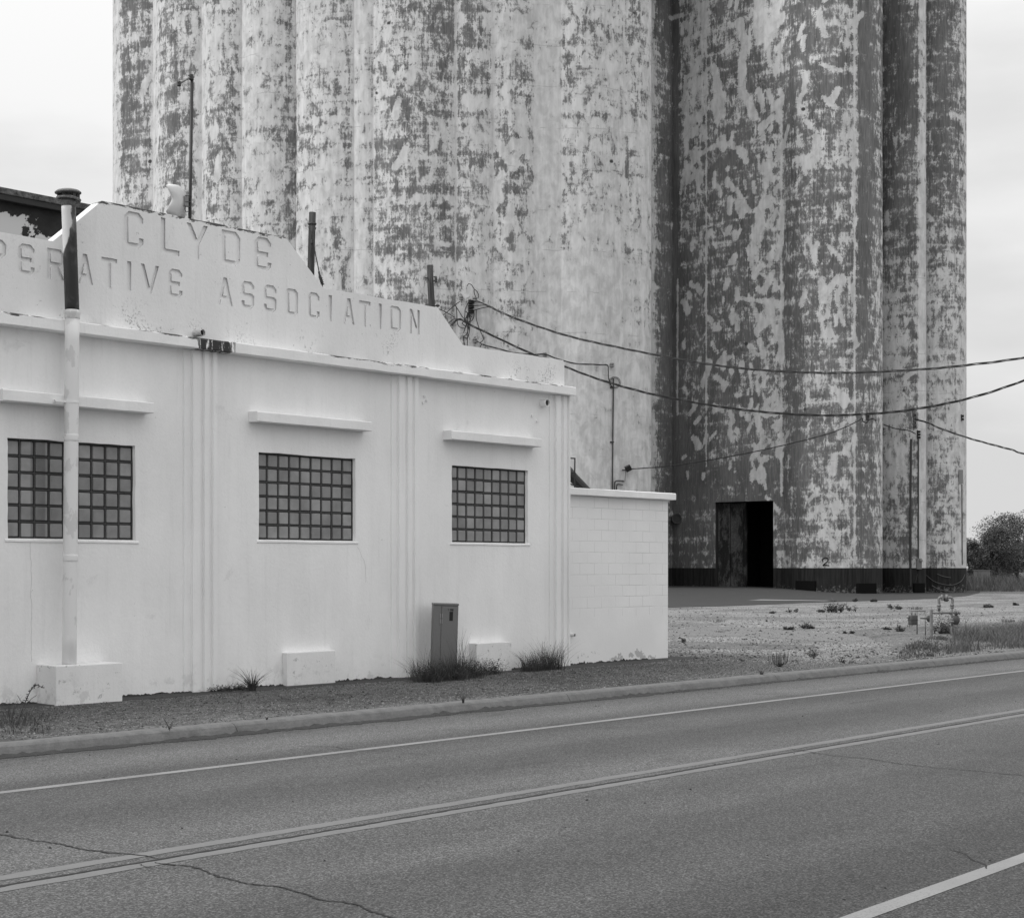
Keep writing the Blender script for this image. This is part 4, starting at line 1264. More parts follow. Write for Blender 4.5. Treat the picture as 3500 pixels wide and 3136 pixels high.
# hairline cracks in the stucco, modelled as thin grooves of dark fill
def wall_crack(pts, w_=.004):
    P = smooth_pts([onY(a, b, W - .0015) for a, b in pts], 8)
    v = []; f = []
    for i, p in enumerate(P):
        j = mnoise.noise(p * 12) * .012
        v += [(p.x + j - w_ / 2, W - .0015, p.z), (p.x + j + w_ / 2, W - .0015, p.z)]
        if i: f.append([2 * i - 2, 2 * i - 1, 2 * i + 1, 2 * i])
    pyobj('stucco_crack', v, f, m_hair, BL)
m_hair = m_plain('stucco_crack_fill', .42, .9, .1)
wall_crack([(102, 1852), (104, 1900), (108, 1960), (106, 2020), (109, 2090), (106, 2180), (108, 2260)])
wall_crack([(1222, 1868), (1236, 1900), (1248, 1925), (1250, 1990)])
wall_crack([(1796, 1842), (1812, 1855), (1820, 1862), (1850, 1860)], .003)

# ------------------------------------------------------------------ block annex
AN = empty('block_annex', (21.9, W + .1, 0)); tag(AN, 'low white painted block annex with projecting cap joined to the right corner of the building', 'annex')
AY = W + .10
ax1 = onY(2283, 2257, AY).x
AT = onY(2283, 1709, AY).z
def m_blockwall():
    k = NM('painted_block_wall', .75, .25)
    k.m.name = 'painted_block_wall'
    br_ = k.n('ShaderNodeTexBrick')
    sp = k.sep(); cb = k.n('ShaderNodeCombineXYZ')
    k.t.links.new(sp[0], cb.inputs[0]); k.t.links.new(sp[2], cb.inputs[1])
    k.t.links.new(cb.outputs[0], br_.inputs['Vector'])
    br_.inputs['Scale'].default_value = 1.0; br_.inputs['Brick Width'].default_value = .405; br_.inputs['Row Height'].default_value = .203
    br_.inputs['Mortar Size'].default_value = .006; br_.inputs['Mortar Smooth'].default_value = .6
    br_.inputs['Color1'].default_value = (.0, .0, .0, 1); br_.inputs['Color2'].default_value = (0, 0, 0, 1); br_.inputs['Mortar'].default_value = (1, 1, 1, 1)
    c = k.coord()
    up_ = k.mr(sp[2], .82, .88)
    mort = k.ma('MULTIPLY', k.ma('MULTIPLY', br_.outputs['Color'], up_), k.mr(k.noise(c, 2.2, 4, .6), .38, .62, .15, 1.0))
    v = k.ma('MULTIPLY', k.mr(k.noise(c, 1.1, 5, .55), .3, .7, .96, 1.03), .81)
    v = k.mix(k.ma('MULTIPLY', mort, .42), v, .25)
    low = k.mr(sp[2], .05, .34, 1, 0)
    x = sp[0]
    pat = k.ma('MULTIPLY', k.mr(k.ma('ADD', k.noise(k.coord(loc=(1.3, 0, 2)), 3.6, 6, .65), k.ma('MULTIPLY', low, .12)), .665, .68), k.mr(sp[2], .38, .42, 1, 0))
    v = k.mix(k.ma('MULTIPLY', pat, .75), v, .36)
    spl = k.mr(k.noise(k.coord((1, 1, .7), loc=(4, 4, 4)), 4.0, 6, .75), .70, .715)
    v = k.mix(k.ma('MULTIPLY', spl, .6), v, .38)
    b = k.ma('ADD', k.ma('MULTIPLY', mort, -.8), k.ma('MULTIPLY', k.noise(c, 22, 5, .6), .35))
    return k.out(v, None, b, .35, .02)
M_bw = m_blockwall()
bm = bmesh.new(); box(bm, S1 + .012, ax1, AY, AY + 3.0, -.3, AT); obj('block_wall', bm, M_bw, AN)
cp = onY(2311, 1711, AY - .13)
cpt = onY(2311, 1691, AY - .13)
bm = bmesh.new(); wavy_box(bm, S1 + .02, cp.x, AY - .13, AY + 3.1, AT + .002, AT + .13, .12, .006, 3); obj('roof_cap', bm, M_cornice, AN)
stub(AN, 'drain_stub', 1952, 2169, AY, .030, .09, M_block, True)

# ------------------------------------------------------------------ rear building with dark eave
RB = empty('rear_building', (8, W + 10.0, 0)); tag(RB, 'dark-walled rear building with a heavy mossy roof edge showing above the left parapet', 'building')
YR = W + 9.6
ra = onY(0, 637, YR); zt = ra.z
k = NM('peeling_dark_wall', .9, .2)
nA = k.noise(k.coord(loc=(2, 0, 1)), .9, 7, .62, .3)
zz_ = k.sep()[2]
zl = onY(0, 790, YR).z
edge = k.mr(zz_, zl + .0, zl + .62, .12, -.14, False)
vv = k.mix(k.mr(k.ma('ADD', nA, edge), .56, .575), k.ma('MULTIPLY', k.mr(k.noise(k.coord(), 4, 4), .3, .7, .8, 1.2), .035), .62)
M_peel = k.out(vv)
k = NM('mossy_roof_edge', .95, .1)
n5 = k.noise(k.coord(), 7, 7, .8)
M_moss = k.out(k.mr(n5, .35, .68, .02, .22, False), None, n5, .6, .03)
bm = bmesh.new(); box(bm, -6, 16.9, YR + .16, YR + 9, -.3, zt - .24); obj('rear_wall', bm, M_peel, RB)
bm = bmesh.new(); box(bm, -6.4, 17.2, YR + .02, YR + 9.4, zt - .245, zt - .132, .01); obj('eave_slab', bm, M_steel if False else M_slab, RB)
bm = bmesh.new(); box(bm, -6.42, 17.22, YR, YR + 9.42, zt - .130, zt, .02); obj('roof_edge', bm, M_moss, RB)

# ------------------------------------------------------------------ concrete footing blocks against the wall
def footing(pl, pf, pr, ytf, ytr, Yf, label):
    """pl/pf/pr photo columns: left at wall, front left, front right; ytf photo row of front-left top"""
    xl = sx(pl, W); xf = onY(pf, HZ, Yf).x; x0 = (xl + xf) / 2
    x1 = onY(pr, HZ, Yf).x
    zt_ = onY(pf, ytf, Yf).z
    bm = bmesh.new(); box(bm, x0, x1, Yf, W - .002, -.1, zt_, .012)
    for v_ in bm.verts:
        v_.co.x += mnoise.noise(v_.co * 3) * .006; v_.co.z += mnoise.noise(v_.co * 3 + Vector((4, 4, 4))) * .005
    o_ = obj('footing_block', bm, M_block); tag(o_, label, 'concrete block', 'white concrete blocks at the foot of the wall')
    return x0, x1, zt_
fb = footing(125, 191.7, 419, 2275, 2269, 17.39, 'large chipped white concrete block under the tall flue pipe')
footing(964, 981, 1147, 2229.7, 2222, W - .12, 'white concrete block under the middle window, rust specks on its face')
footing(1605, 1628, 1749, 2197.7, 2192, W - .17, 'white concrete block right of the grey cabinet behind the weeds')

# ------------------------------------------------------------------ flue pipe
def flue():
    Yp = 17.62
    r_ = .092
    base = onY(237, 2270, Yp); base.z = fb[2]
    joint = onY(247, 1074, Yp); top = onY(234, 690, Yp)
    ro = empty('flue_pipe', base); tag(ro, 'tall white sheet metal flue pipe with a sooty black upper section and dented cap', 'flue pipe')
    k = NM('white_pipe_paint', .5, .4)
    n1 = k.noise(k.coord((1, 1, .6)), 3.2, 6, .6); n2 = k.noise(k.coord(), 22, 5, .7)
    v_ = k.mix(k.mr(n1, .56, .60, 0, .55), .74, .50); v_ = k.mix(k.mr(n2, .71, .73), v_, .08)
    MP = k.out(v_, None, n1, .05, .01)
    k = NM('sooty_pipe_paint', .55, .4)
    z_ = k.sep()[2]; x_ = k.sep()[0]; y_ = k.sep()[1]
    n1 = k.noise(k.coord((1, 1, .5)), 7, 6, .65, .4)
    zb0 = joint.z; 
    # black below a slanting edge, white brushed up one side of the top half
    side = k.ma('ADD', k.ma('MULTIPLY', k.ma('SUBTRACT', x_, base.x), 5.2), k.ma('MULTIPLY', k.ma('SUBTRACT', y_, Yp), -3.0))
    hgt = k.mr(z_, zb0 + .72, zb0 + 1.28, -.55, .45, False)
    blk = k.mr(k.ma('ADD', k.ma('SUBTRACT', side, k.mr(z_, zb0 + .62, zb0 + 1.0, -.75, .08, False)), k.ma('MULTIPLY', k.ma('SUBTRACT', n1, .5), .8)), -.05, .10)
    grey = k.mr(k.noise(k.coord((1, 1, .35), loc=(4, 2, 2)), 9, 5, .7), .42, .62, .045, .16)
    topm = k.mr(z_, zb0 + 1.02, zb0 + 1.10)
    dark = k.mix(topm, k.mr(n1, .5, .75, .018, .07), grey)
    v_ = k.mix(blk, .62, dark)
    MS = k.out(v_, None, n1, .08, .01)
    bm = bmesh.new(); P = [base.lerp(joint, t) for t in np.linspace(0, 1, 14)]; tube(bm, P, r_, 28); obj('lower_pipe', bm, MP, ro, True)
    bm = bmesh.new(); P = [joint.lerp(top, t) for t in np.linspace(0, 1, 14)]; tube(bm, P, r_ * .985, 28); obj('upper_pipe', bm, MS, ro, True)
    for py_ in (1497, 1908):
        t = (2270 - py_) / (2270 - 1074)
        c_ = base.lerp(joint, t)
        bm = bmesh.new(); lathe(bm, [(r_, -.045), (r_ + .005, -.04), (r_ + .001, -.02), (r_ + .006, 0), (r_ + .001, .02), (r_ + .005, .04), (r_, .045)], c_, 28); obj('pipe_joint', bm, MP, ro, True)
    bm = bmesh.new(); lathe(bm, [(r_, -.06), (r_ + .008, -.05), (r_ + .002, -.01), (r_ + .012, .01), (r_ + .004, .05), (r_, .055)], joint, 28); obj('pipe_collar', bm, MP, ro, True)
    # strap to the wall
    t = (2270 - 1375) / (2270 - 1074); c_ = base.lerp(joint, t)
    bm = bmesh.new(); lathe(bm, [(r_, -.014), (r_ + .004, -.014), (r_ + .004, .014), (r_, .014)], c_, 28)
    box(bm, c_.x - .24, c_.x - r_ * .6, c_.y - .02, c_.y + .01, c_.z - .012, c_.z + .012); box(bm, c_.x - .24, c_.x - .215, c_.y, W - .0, c_.z - .02, c_.z + .02)
    obj('wall_strap', bm, M_wall, ro)
    # cap: neck, lower flange, posts, upper dome
    k = NM('rusty_cap', .75, .3); nn_ = k.noise(k.coord(), 30, 5, .7); MC = k.out(k.mr(nn_, .3, .7, .07, .26, False), None, nn_, .4, .01)
    tilt = Matrix.Rotation(math.radians(-3), 3, 'Y')
    bm = bmesh.new(); lathe(bm, [(r_, -.06), (r_ + .004, .0), (r_ - .004, .05)], top, 28); obj('cap_neck', bm, MC, ro, True)
    bm = bmesh.new(); lathe(bm, [(r_ - .01, .04), (.150, .015), (.158, .035), (.15, .045), (r_ - .01, .06)], top, 28, Matrix.Rotation(math.radians(4), 3, 'Y'))
    for v_2 in bm.verts: v_2.co.z += mnoise.noise(v_2.co * 7) * .012
    obj('cap_flange', bm, MC, ro)
    for a in (0.3, 1.6, 2.6, 3.7, 4.8, 5.7):
        bm = bmesh.new(); p = top + Vector((math.cos(a) * .118, math.sin(a) * .118, .03))
        box(bm, p.x - .022, p.x + .022, p.y - .010, p.y + .010, p.z, p.z + .085); obj('cap_post', bm, M_dark, ro)
    bm = bmesh.new(); lathe(bm, [(.13, .105), (.166, .108), (.168, .122), (.14, .145), (.10, .157), (.05, .166), (.01, .168)], top, 30, tilt); obj('cap_dome', bm, MC, ro, True)
flue()

# ------------------------------------------------------------------ roof mast and dish
YM = W + .8
mb = onY(643, 760, YM); mt = onY(656, 266, YM)
mroot = empty('antenna_mast', (mb.x, mb.y, ZCOR1 + .12)); tag(mroot, 'thin black antenna mast standing on the roof behind the letters of the parapet', 'mast')
base_m = Vector((mb.x, mb.y, ZCOR1 + .12)); 
bm = bmesh.new(); tube(bm, [base_m, mt], .025, 10); obj('pole', bm, M_black, mroot, True)
bm = bmesh.new()
arm0 = onY(650, 264, YM); arm1 = onY(612, 286, YM - .06)
tube(bm, [arm0, arm1], .017, 8); obj('side_arm', bm, M_steel, mroot, True)
for c_, s_ in ((arm1, .030), (onY(654, 264, YM), .036)):
    bm = bmesh.new(); lathe(bm, [(s_ * .5, -s_ * 1.3), (s_, -s_), (s_ * .9, s_), (s_ * .4, s_ * 1.2)], c_, 10); obj('arm_clamp', bm, M_dark, mroot)
bm = bmesh.new()
tube(bm, [onY(644, 259, YM - .03), onY(664, 265, YM + .03)], .006, 6); tube(bm, [onY(650, 272, YM - .03), onY(664, 262, YM + .03)], .007, 6)
tube(bm, [onY(609, 280, YM - .08), onY(613, 294, YM - .04)], .010, 6)
obj('clamp_bolts', bm, M_dark, mroot)
dr = empty('dish_antenna', onY(628, 700, YM)); tag(dr, 'small white grid-shaped dish antenna clamped to the foot of the roof mast, facing left', 'antenna')
def dish():
    # parabolic wedge dish, trimmed to a tall notched panel, facing left along the street
    cx_ = onY(612, 690, YM - .05)
    # outline in photo pixels of the panel; depth curved
    bm = bmesh.new()
    nU, nV = 12, 22
    top_ = onY(608, 628, YM); bot_ = onY(605, 735, YM)
    Hh = (top_.z - bot_.z); cz = (top_.z + bot_.z) / 2
    cen = onY(624, 682, YM)
    bs = (RT * -.90 + FW * .42).normalized(); sd_ = Vector((-bs.y, bs.x, 0))   # boresight, width direction
    if sd_.dot(FW) < 0: sd_ = -sd_
    grid = []
    for i in range(nV + 1):
        v_ = -1 + 2 * i / nV
        wv = .22 * (1.0 - .28 * math.exp(-(v_ / .45) ** 2)) * (1 - .45 * max(0, abs(v_) - .82) / .18)
        row_ = []
        for j in range(nU + 1):
            u_ = -1 + 2 * j / nU
            sag = .085 * v_ * v_ + .075 * u_ * u_
            row_.append(Vector((cen.x, cen.y, cz + v_ * Hh / 2)) + bs * sag + sd_ * (u_ * wv))
        grid.append(row_)
    th = -bs * .010
    F_ = [[bm.verts.new(p) for p in r_] for r_ in grid]; B_ = [[bm.verts.new(p + th) for p in r_] for r_ in grid]
    for i in range(nV):
        for j in range(nU):
            bm.faces.new((F_[i][j], F_[i][j + 1], F_[i + 1][j + 1], F_[i + 1][j]))
            bm.faces.new((B_[i][j], B_[i + 1][j], B_[i + 1][j + 1], B_[i][j + 1]))
    for i in range(nV):
        bm.faces.new((F_[i][0], F_[i + 1][0], B_[i + 1][0], B_[i][0])); bm.faces.new((F_[i][nU], B_[i][nU], B_[i + 1][nU], F_[i + 1][nU]))
    for j in range(nU):
        bm.faces.new((F_[0][j], B_[0][j], B_[0][j + 1], F_[0][j + 1])); bm.faces.new((F_[nV][j], F_[nV][j + 1], B_[nV][j + 1], B_[nV][j]))
    obj('reflector', bm, M_white_pl, dr, True)
    bm = bmesh.new(); a = onY(617, 684, YM); tube(bm, [a, a + bs * .13], .022, 12); obj('feed_horn', bm, M_white_pl, dr, True)
    bm = bmesh.new(); c_ = onY(634, 688, YM + .0)
    box(bm, c_.x - .03, c_.x + .035, c_.y - .03, c_.y + .03, c_.z - .075, c_.z + .075, .006)
    obj('mount_plate', bm, M_slab2, dr)
    bm = bmesh.new()
    for yy in (668, 690, 706):
        a = onY(634, yy, YM - .03); b = onY(652, yy, YM - .03); tube(bm, [a, b], .007, 6)
    tube(bm, smooth_pts([onY(634, 706, YM - .03), onY(632, 718, YM - .03), onY(638, 724, YM - .03), onY(646, 723, YM - .02)], 5), .005, 5)
    obj('clamp_bolt', bm, M_dark, dr)
dish()

# ------------------------------------------------------------------ wooden utility poles behind the building
def wpole(pt, pb, D, wpx, label):
    top = onD(*pt, D); lo = onD(*pb, D)
    dirv = (lo - top).normalized(); L = (top.z + .1) / -dirv.z
    foot = top + dirv * L
    ro = empty('utility_pole', foot); tag(ro, label, 'utility pole', 'weathered wooden poles behind the building')
    bm = bmesh.new(); R_ = wpx / 2 / FP * D
    n = 16; P = [foot.lerp(top, t) for t in np.linspace(0, 1, n)]
    tube(bm, P, [R_ * (1.35 - .35 * t) for t in np.linspace(0, 1, n)], 14)
    # old bolt-on collar
    for v_ in bm.verts: v_.co += Vector((mnoise.noise(v_.co * 4), mnoise.noise(v_.co * 4 + Vector((7, 7, 7))), 0)) * R_ * .12
    obj('pole_shaft', bm, M_wood, ro, True)
    return ro
p1 = wpole((1068, 726), (1062, 950), 50, 23, 'leaning wooden pole with guy wire behind the slope right of the CLYDE letters')
p2 = wpole((1469, 907), (1476, 1052), 52, 22, 'wooden pole stub behind the right end of the upper parapet step, small insulators on it')
bm = bmesh.new()
for yy in (765,):
    c_ = onD(1067, yy, 50); lathe(bm, [(.135, -.03), (.145, 0), (.135, .03)], c_, 16)
tube(bm, [onD(1055, 775, 49.8), onD(1068, 804, 49.8)], .02, 5); tube(bm, [onD(1080, 778, 49.8), onD(1068, 804, 49.8)], .02, 5)
c_ = onD(1067, 826, 49.85); lathe(bm, [(.03, -.06), (.05, -.05), (.05, .05), (.03, .06)], c_, 8)
tube(bm, [onD(1044, 910, 49.8), onD(1056, 914, 50)], .018, 6)
obj('pole_hardware', bm, M_dark, p1)
bm = bmesh.new()
tube(bm, smooth_pts([onD(1070, 800, 49.8), onD(1077, 860, 49.8), onD(1085, 900, 49.9), onD(1092, 935, 50)], 6), .018, 5)
tube(bm, [onD(1090, 928, 50), onD(1094, 945, 50)], .035, 6); tube(bm, [onD(1093, 942, 50), onD(1101, 968, 50)], .05, 6)
for i in range(4):
    c_ = onD(1096 + i * 2.2, 950 + i * 7, 50); lathe(bm, [(.02, -.03), (.075, 0), (.02, .03)], c_, 8)
tube(bm, [onD(1101, 968, 50), onD(1106, 1040, 50)], .02, 5)
o = obj('guy_wire', bm, M_dark); tag(o, 'guy wire with a black strain insulator hanging from the first wooden pole', 'guy wire')
bm = bmesh.new()
tube(bm, [onD(1453, 949, 51.8), onD(1466, 951, 52)], .022, 6); tube(bm, [onD(1482, 946, 51.9), onD(1493, 946, 51.9)], .025, 6); tube(bm, [onD(1482, 960, 51.9), onD(1493, 961, 51.9)], .025, 6)
for yy in (951, 957, 963):
    c_ = onD(1490, yy, 51.9); lathe(bm, [(.03, -.03), (.055, 0), (.03, .03)], c_, 10)
for xx in (1457, 1496):
    c_ = onD(xx, 1044, 51.9); lathe(bm, [(.03, -.05), (.08, 0), (.03, .05)], c_, 10); tube(bm, [c_, onD(1475, 1046, 52)], .02, 5)
obj('pole_hardware', bm, M_dark, p2)

# ------------------------------------------------------------------ grain auger (dark frame behind the annex)
AG = empty('grain_auger', onD(1960, 1990, 44)); tag(AG, 'black diagonal auger tube and rail frame just above the annex roof', 'auger')
bm = bmesh.new(); tube(bm, [onD(1900, 1560, 44), onD(1960, 1632, 44), onD(2040, 1716, 44), onD(2200, 1890, 44)], .145, 16); obj('auger_tube', bm, M_black, AG, True)
bm = bmesh.new()
for a, b in (((1900, 1563), (1965, 1566)), ((1965, 1564), (1964, 1640)), ((1900, 1613), (1965, 1614)), ((1940, 1650), (1990, 1668)), ((1920, 1590), (2000, 1672))):
    tube(bm, [onD(*a, 43.7), onD(*b, 43.7)], .022, 6)
tube(bm, [onD(1965, 1614, 43.7), onD(1965, 1985, 43.7)], .03, 6)
obj('rail_frame', bm, M_black, AG)

# ------------------------------------------------------------------ utility cabinet
def cabinet():
    D = 24.2
    c_ = onD(1518, HZ, D); zt_ = onD(1518, 2061, D).z
    ro = empty('utility_cabinet', (c_.x, c_.y, 0)); tag(ro, 'tall grey utility cabinet with dark sticker standing in weeds by the wall', 'utility cabinet')
    ang = cam.rotation_euler.z + math.radians(8)
    T = Matrix.Translation((c_.x, c_.y, 0)) @ Matrix.Rotation(ang, 4, 'Z') @ Matrix.Rotation(math.radians(1.6), 4, 'Y')
    hw = .198; dp = .17
    def part(name, a, mat, bev=.004, smooth=False, parent=ro):
        bm = bmesh.new(); box(bm, *a, bev, T); o_ = obj(name, bm, mat, parent)
        return o_
    zt_ = zt_
    part('body', (-hw, hw, 0, .34, -.05, zt_ - .035), M_cab, .008)
    part('lid', (-hw - .004, hw + .006, -.022, .35, zt_ - .034, zt_), M_cab, .010)
    xm = -hw + .125
    part('side_panel', (-hw + .004, xm - .003, -.014, -.001, .16, zt_ - .04), M_cab, .002)
    dm = part('door', (xm + .003, hw - .004, -.018, -.001, .16, zt_ - .042), M_cab, .004)
    for z in (zt_ - .20, zt_ - .285):
        part('latch', (xm - .022, xm - .004, -.022, -.0145, z - .035, z + .035), M_cab_l, .002)
        part('latch', (xm + .006, xm + .022, -.026, -.0185, z - .035, z + .035), M_cab_l, .002)
    s = part('sticker', (.055, .112, -.0195, -.0181, zt_ - .275, zt_ - .13), M_cab_d, 0)
    for x, z in ((-.02, zt_ - .32), (-.02, zt_ - .35)):
        part('rivet', (xm - .03, xm - .024, -.017, -.0145, z, z + .006), M_cab_d, 0)
    # black stencilled digits 7 008
    seg = {'7': [((0, 1), (1, 1)), ((1, 1), (.4, 0))], '0': [((0, 0), (0, 1)), ((0, 1), (1, 1)), ((1, 1), (1, 0)), ((1, 0), (0, 0))],
           '8': [((0, 0), (0, 1)), ((0, 1), (1, 1)), ((1, 1), (1, 0)), ((1, 0), (0, 0)), ((0, .5), (1, .5))]}
    bm = bmesh.new()
    for i, ch in enumerate('7 008'):
        if ch == ' ': continue
        x0 = .03 + i * .0185; z0 = zt_ - .117
        for (a, b) in seg[ch]:
            p = Vector((x0 + a[0] * .010, -.0195, z0 + a[1] * .032)); q_ = Vector((x0 + b[0] * .010, -.0195, z0 + b[1] * .032))
            tube(bm, [T @ p, T @ q_], .0028, 5)
    obj('stencil_digits', bm, M_cab_d, ro)
cabinet()

# ------------------------------------------------------------------ gas meter set and bollard
k = NM('gas_pipe_paint', .5, .4); n_ = k.noise(k.coord(), 14, 5, .7)
M_gas = k.out(k.mr(n_, .3, .7, .13, .21, False), None, n_, .1, .01)
M_gasd = m_plain('meter_body_paint', .07, .45, .15, 10, .1)
def gas():
    D = 38.6
    def g_(cx_, cy_, o_=0.0):   # crop coordinates (3000,1950 origin, 5.0775 px per px)
        return onD(3000 + cx_ / 5.0775, 1950 + cy_ / 5.0775, D + o_)
    ro = empty('gas_meter_set', onZ(3200, 2172)); tag(ro, 'gas meter set of grey pipes, two goosenecks and round regulators on the gravel lot', 'gas meter')
    S_ = D / FP / 5.0775
    def pipe(nm, L, wpx, mat=M_gas, o_=0.0, sub=5):
        bm = bmesh.new(); P = [g_(a, b, o_) for a, b in L]; P = smooth_pts(P, sub) if len(P) > 2 else P
        tube(bm, P, wpx / 2 * S_, 12); return obj(nm, bm, mat, ro, True)
    pipe('header_pipe', [(955, 725), (1400, 728)], 42)
    pipe('riser', [(1065, 700), (1065, 560)], 42); pipe('gooseneck', [(1065, 570), (1062, 490), (1080, 462), (1110, 462), (1118, 490), (1118, 515)], 46, sub=6)
    pipe('vent_cap', [(1115, 515), (1115, 410)], 34)
    pipe('riser', [(1290, 960), (1290, 560)], 40); pipe('gooseneck', [(1295, 570), (1298, 500), (1280, 468), (1240, 462), (1215, 465)], 46, sub=6)
    pipe('vent_cap', [(1197, 515), (1197, 408)], 46)
    for a, b, r_ in ((1062, 600, 38), (1062, 640, 30), (1290, 595, 38), (1290, 635, 30), (1290, 840, 36), (1290, 880, 44)):
        bm = bmesh.new(); lathe(bm, [(r_ * .7 * S_, -22 * S_), (r_ * S_, -14 * S_), (r_ * S_, 14 * S_), (r_ * .7 * S_, 22 * S_)], g_(a, b), 16); obj('pipe_fitting', bm, M_gas, ro, True)
    for a, r_ in ((1050, 26), (1130, 25), (1260, 26), (1380, 34), (1420, 30)):
        c_ = g_(a, 727); bm = bmesh.new()
        tube(bm, [c_ - Vector((RT.x, RT.y, 0)) * 10 * S_, c_ + Vector((RT.x, RT.y, 0)) * 10 * S_], r_ * S_, 14); obj('pipe_fitting', bm, M_gas, ro, True)
    # small service loop on the left
    pipe('service_pipe', [(570, 690), (830, 700)], 22); pipe('service_leg', [(685, 700), (683, 1100)], 22); pipe('service_leg', [(822, 700), (828, 1118)], 18)
    pipe('meter_nipple', [(592, 690), (590, 765)], 22); pipe('meter_nipple', [(652, 715), (652, 765)], 20)
    pipe('regulator_pipe', [(740, 820), (900, 825)], 26, M_gasd)
    pipe('riser', [(1290, 960), (1280, 1010), (1285, 1100)], 34)
    # diaphragm meter body
    bm = bmesh.new(); c_ = g_(610, 852)
    Mz_ = Matrix.Translation(c_) @ Matrix.Rotation(cam.rotation_euler.z + .35, 4, 'Z')
    box(bm, -68 * S_, 68 * S_, -52 * S_, 52 * S_, -88 * S_, 86 * S_, 18 * S_, Mz_); obj('meter_body', bm, M_gasd, ro, True)
    bm = bmesh.new(); box(bm, -73 * S_, 73 * S_, -57 * S_, 57 * S_, -4 * S_, 6 * S_, 2 * S_, Mz_); obj('meter_seam', bm, M_dark, ro)
    bm = bmesh.new(); lathe(bm, [(22 * S_, -20 * S_), (24 * S_, 15 * S_), (14 * S_, 24 * S_)], g_(522, 805), 14, Mv); obj('index_glass', bm, M_steel, ro, True)
    # round regulators, disc axis across the view
    for a, b, r_, ax in ((1362, 850, 92, 18), (892, 828, 62, 10)):
        c_ = g_(a, b, .03); q_ = (Vector((0, 0, 1)).rotation_difference((Vector((RT.x, RT.y, 0)) * .6 - Vector((FW.x, FW.y, 0)) * .8).normalized())).to_matrix()
        bm = bmesh.new(); R2 = r_ * S_
        lathe(bm, [(R2 * .35, -R2 * .55), (R2 * .75, -R2 * .42), (R2 * .92, -R2 * .10), (R2, -R2 * .06), (R2, R2 * .06), (R2 * .92, R2 * .10), (R2 * .7, R2 * .34), (R2 * .25, R2 * .45)], c_, 26, q_)
        obj('regulator', bm, M_gasd, ro, True)
    bm = bmesh.new(); tube(bm, [g_(1345, 770), g_(1345, 690)], 14 * S_, 10); obj('valve_stem', bm, M_gas, ro, True)
    # bollard in front
    bo = onD(3000 + 930 / 5.0775, 1950 + 1125 / 5.0775, 37.9); bo.z = 0
    zt_ = onD(3183, 1950 + 672 / 5.0775, 37.9).z
    bm = bmesh.new(); R3 = 26 * S_
    lathe(bm, [(R3, 0), (R3, zt_ - .015), (R3 * .93, zt_)], bo, 20)
    o_ = obj('bollard', bm, M_gas, None, False); tag(o_, 'short plain steel bollard in front of the gas pipes', 'bollard')
gas()

# ================================================================== PLANTS
def blades(bm_v, bm_f, cx, cy, z0, rad, h, n, w=.008, lean=.6, rg=random, seg=3, bias=0.0):
    for _ in range(n):
        a = rg.uniform(0, 2 * math.pi); r = rad * math.sqrt(rg.random())
        bx, by = cx + math.cos(a) * r, cy + math.sin(a) * r
        hh = h * rg.uniform(.45, 1.1)
        la = a + rg.gauss(0, 1.3); ln = hh * lean * rg.uniform(.1, 1.15)
        wa = rg.uniform(0, math.pi); wx, wy = math.cos(wa) * w, math.sin(wa) * w
        i0 = len(bm_v)
        for s in range(seg + 1):
            t = s / seg
            px_ = bx + math.cos(la) * ln * t ** 1.7 + rg.uniform(-1, 1) * hh * .02
            py_ = by + math.sin(la) * ln * t ** 1.7
            pz_ = z0 + hh * (t - .22 * t * t * lean)
            ww = (1 - t) * .9 + .1
            bm_v.append((px_ - wx * ww, py_ - wy * ww, pz_)); bm_v.append((px_ + wx * ww, py_ + wy * ww, pz_))
            if s: bm_f.append([i0 + 2 * s - 2, i0 + 2 * s - 1, i0 + 2 * s + 1, i0 + 2 * s])
def sprigs(V, Fc, cx, cy, z0, rad, h, n, leaf=.02, rg=random, leaves=12):
    """branching weed stems with small leaves"""
    for _ in range(n):
        a = rg.uniform(0, 2 * math.pi); el = rg.uniform(.5, 1.35)
        L = h * rg.uniform(.5, 1.1)
        d = Vector((math.cos(a) * math.cos(el), math.sin(a) * math.cos(el), math.sin(el)))
        p = Vector((cx + rg.uniform(-1, 1) * rad * .3, cy + rg.uniform(-1, 1) * rad * .3, z0))
        st = 7; i0 = len(V); side = d.cross(Vector((0, 0, 1))).normalized() * (leaf * .16)
        for s in range(st + 1):
            t = s / st
            q = p + d * (L * t) + Vector((0, 0, -.10 * L * t * t)) + Vector((rg.uniform(-1, 1), rg.uniform(-1, 1), 0)) * L * .02
            V.append(tuple(q - side * (1.3 - t))); V.append(tuple(q + side * (1.3 - t)))
            if s: Fc.append([i0 + 2 * s - 2, i0 + 2 * s - 1, i0 + 2 * s + 1, i0 + 2 * s])
            if s > 1:
                for _k in range(max(1, leaves // st)):
                    ld = Vector((rg.uniform(-1, 1), rg.uniform(-1, 1), rg.uniform(-.2, .9))).normalized() * leaf * rg.uniform(.7, 1.6)
                    sd_ = ld.cross(Vector((rg.uniform(-1, 1), rg.uniform(-1, 1), rg.uniform(-1, 1)))).normalized() * leaf * .28
                    j0 = len(V); V.extend([tuple(q), tuple(q + ld * .5 + sd_), tuple(q + ld), tuple(q + ld * .5 - sd_)]); Fc.append([j0, j0 + 1, j0 + 2, j0 + 3])
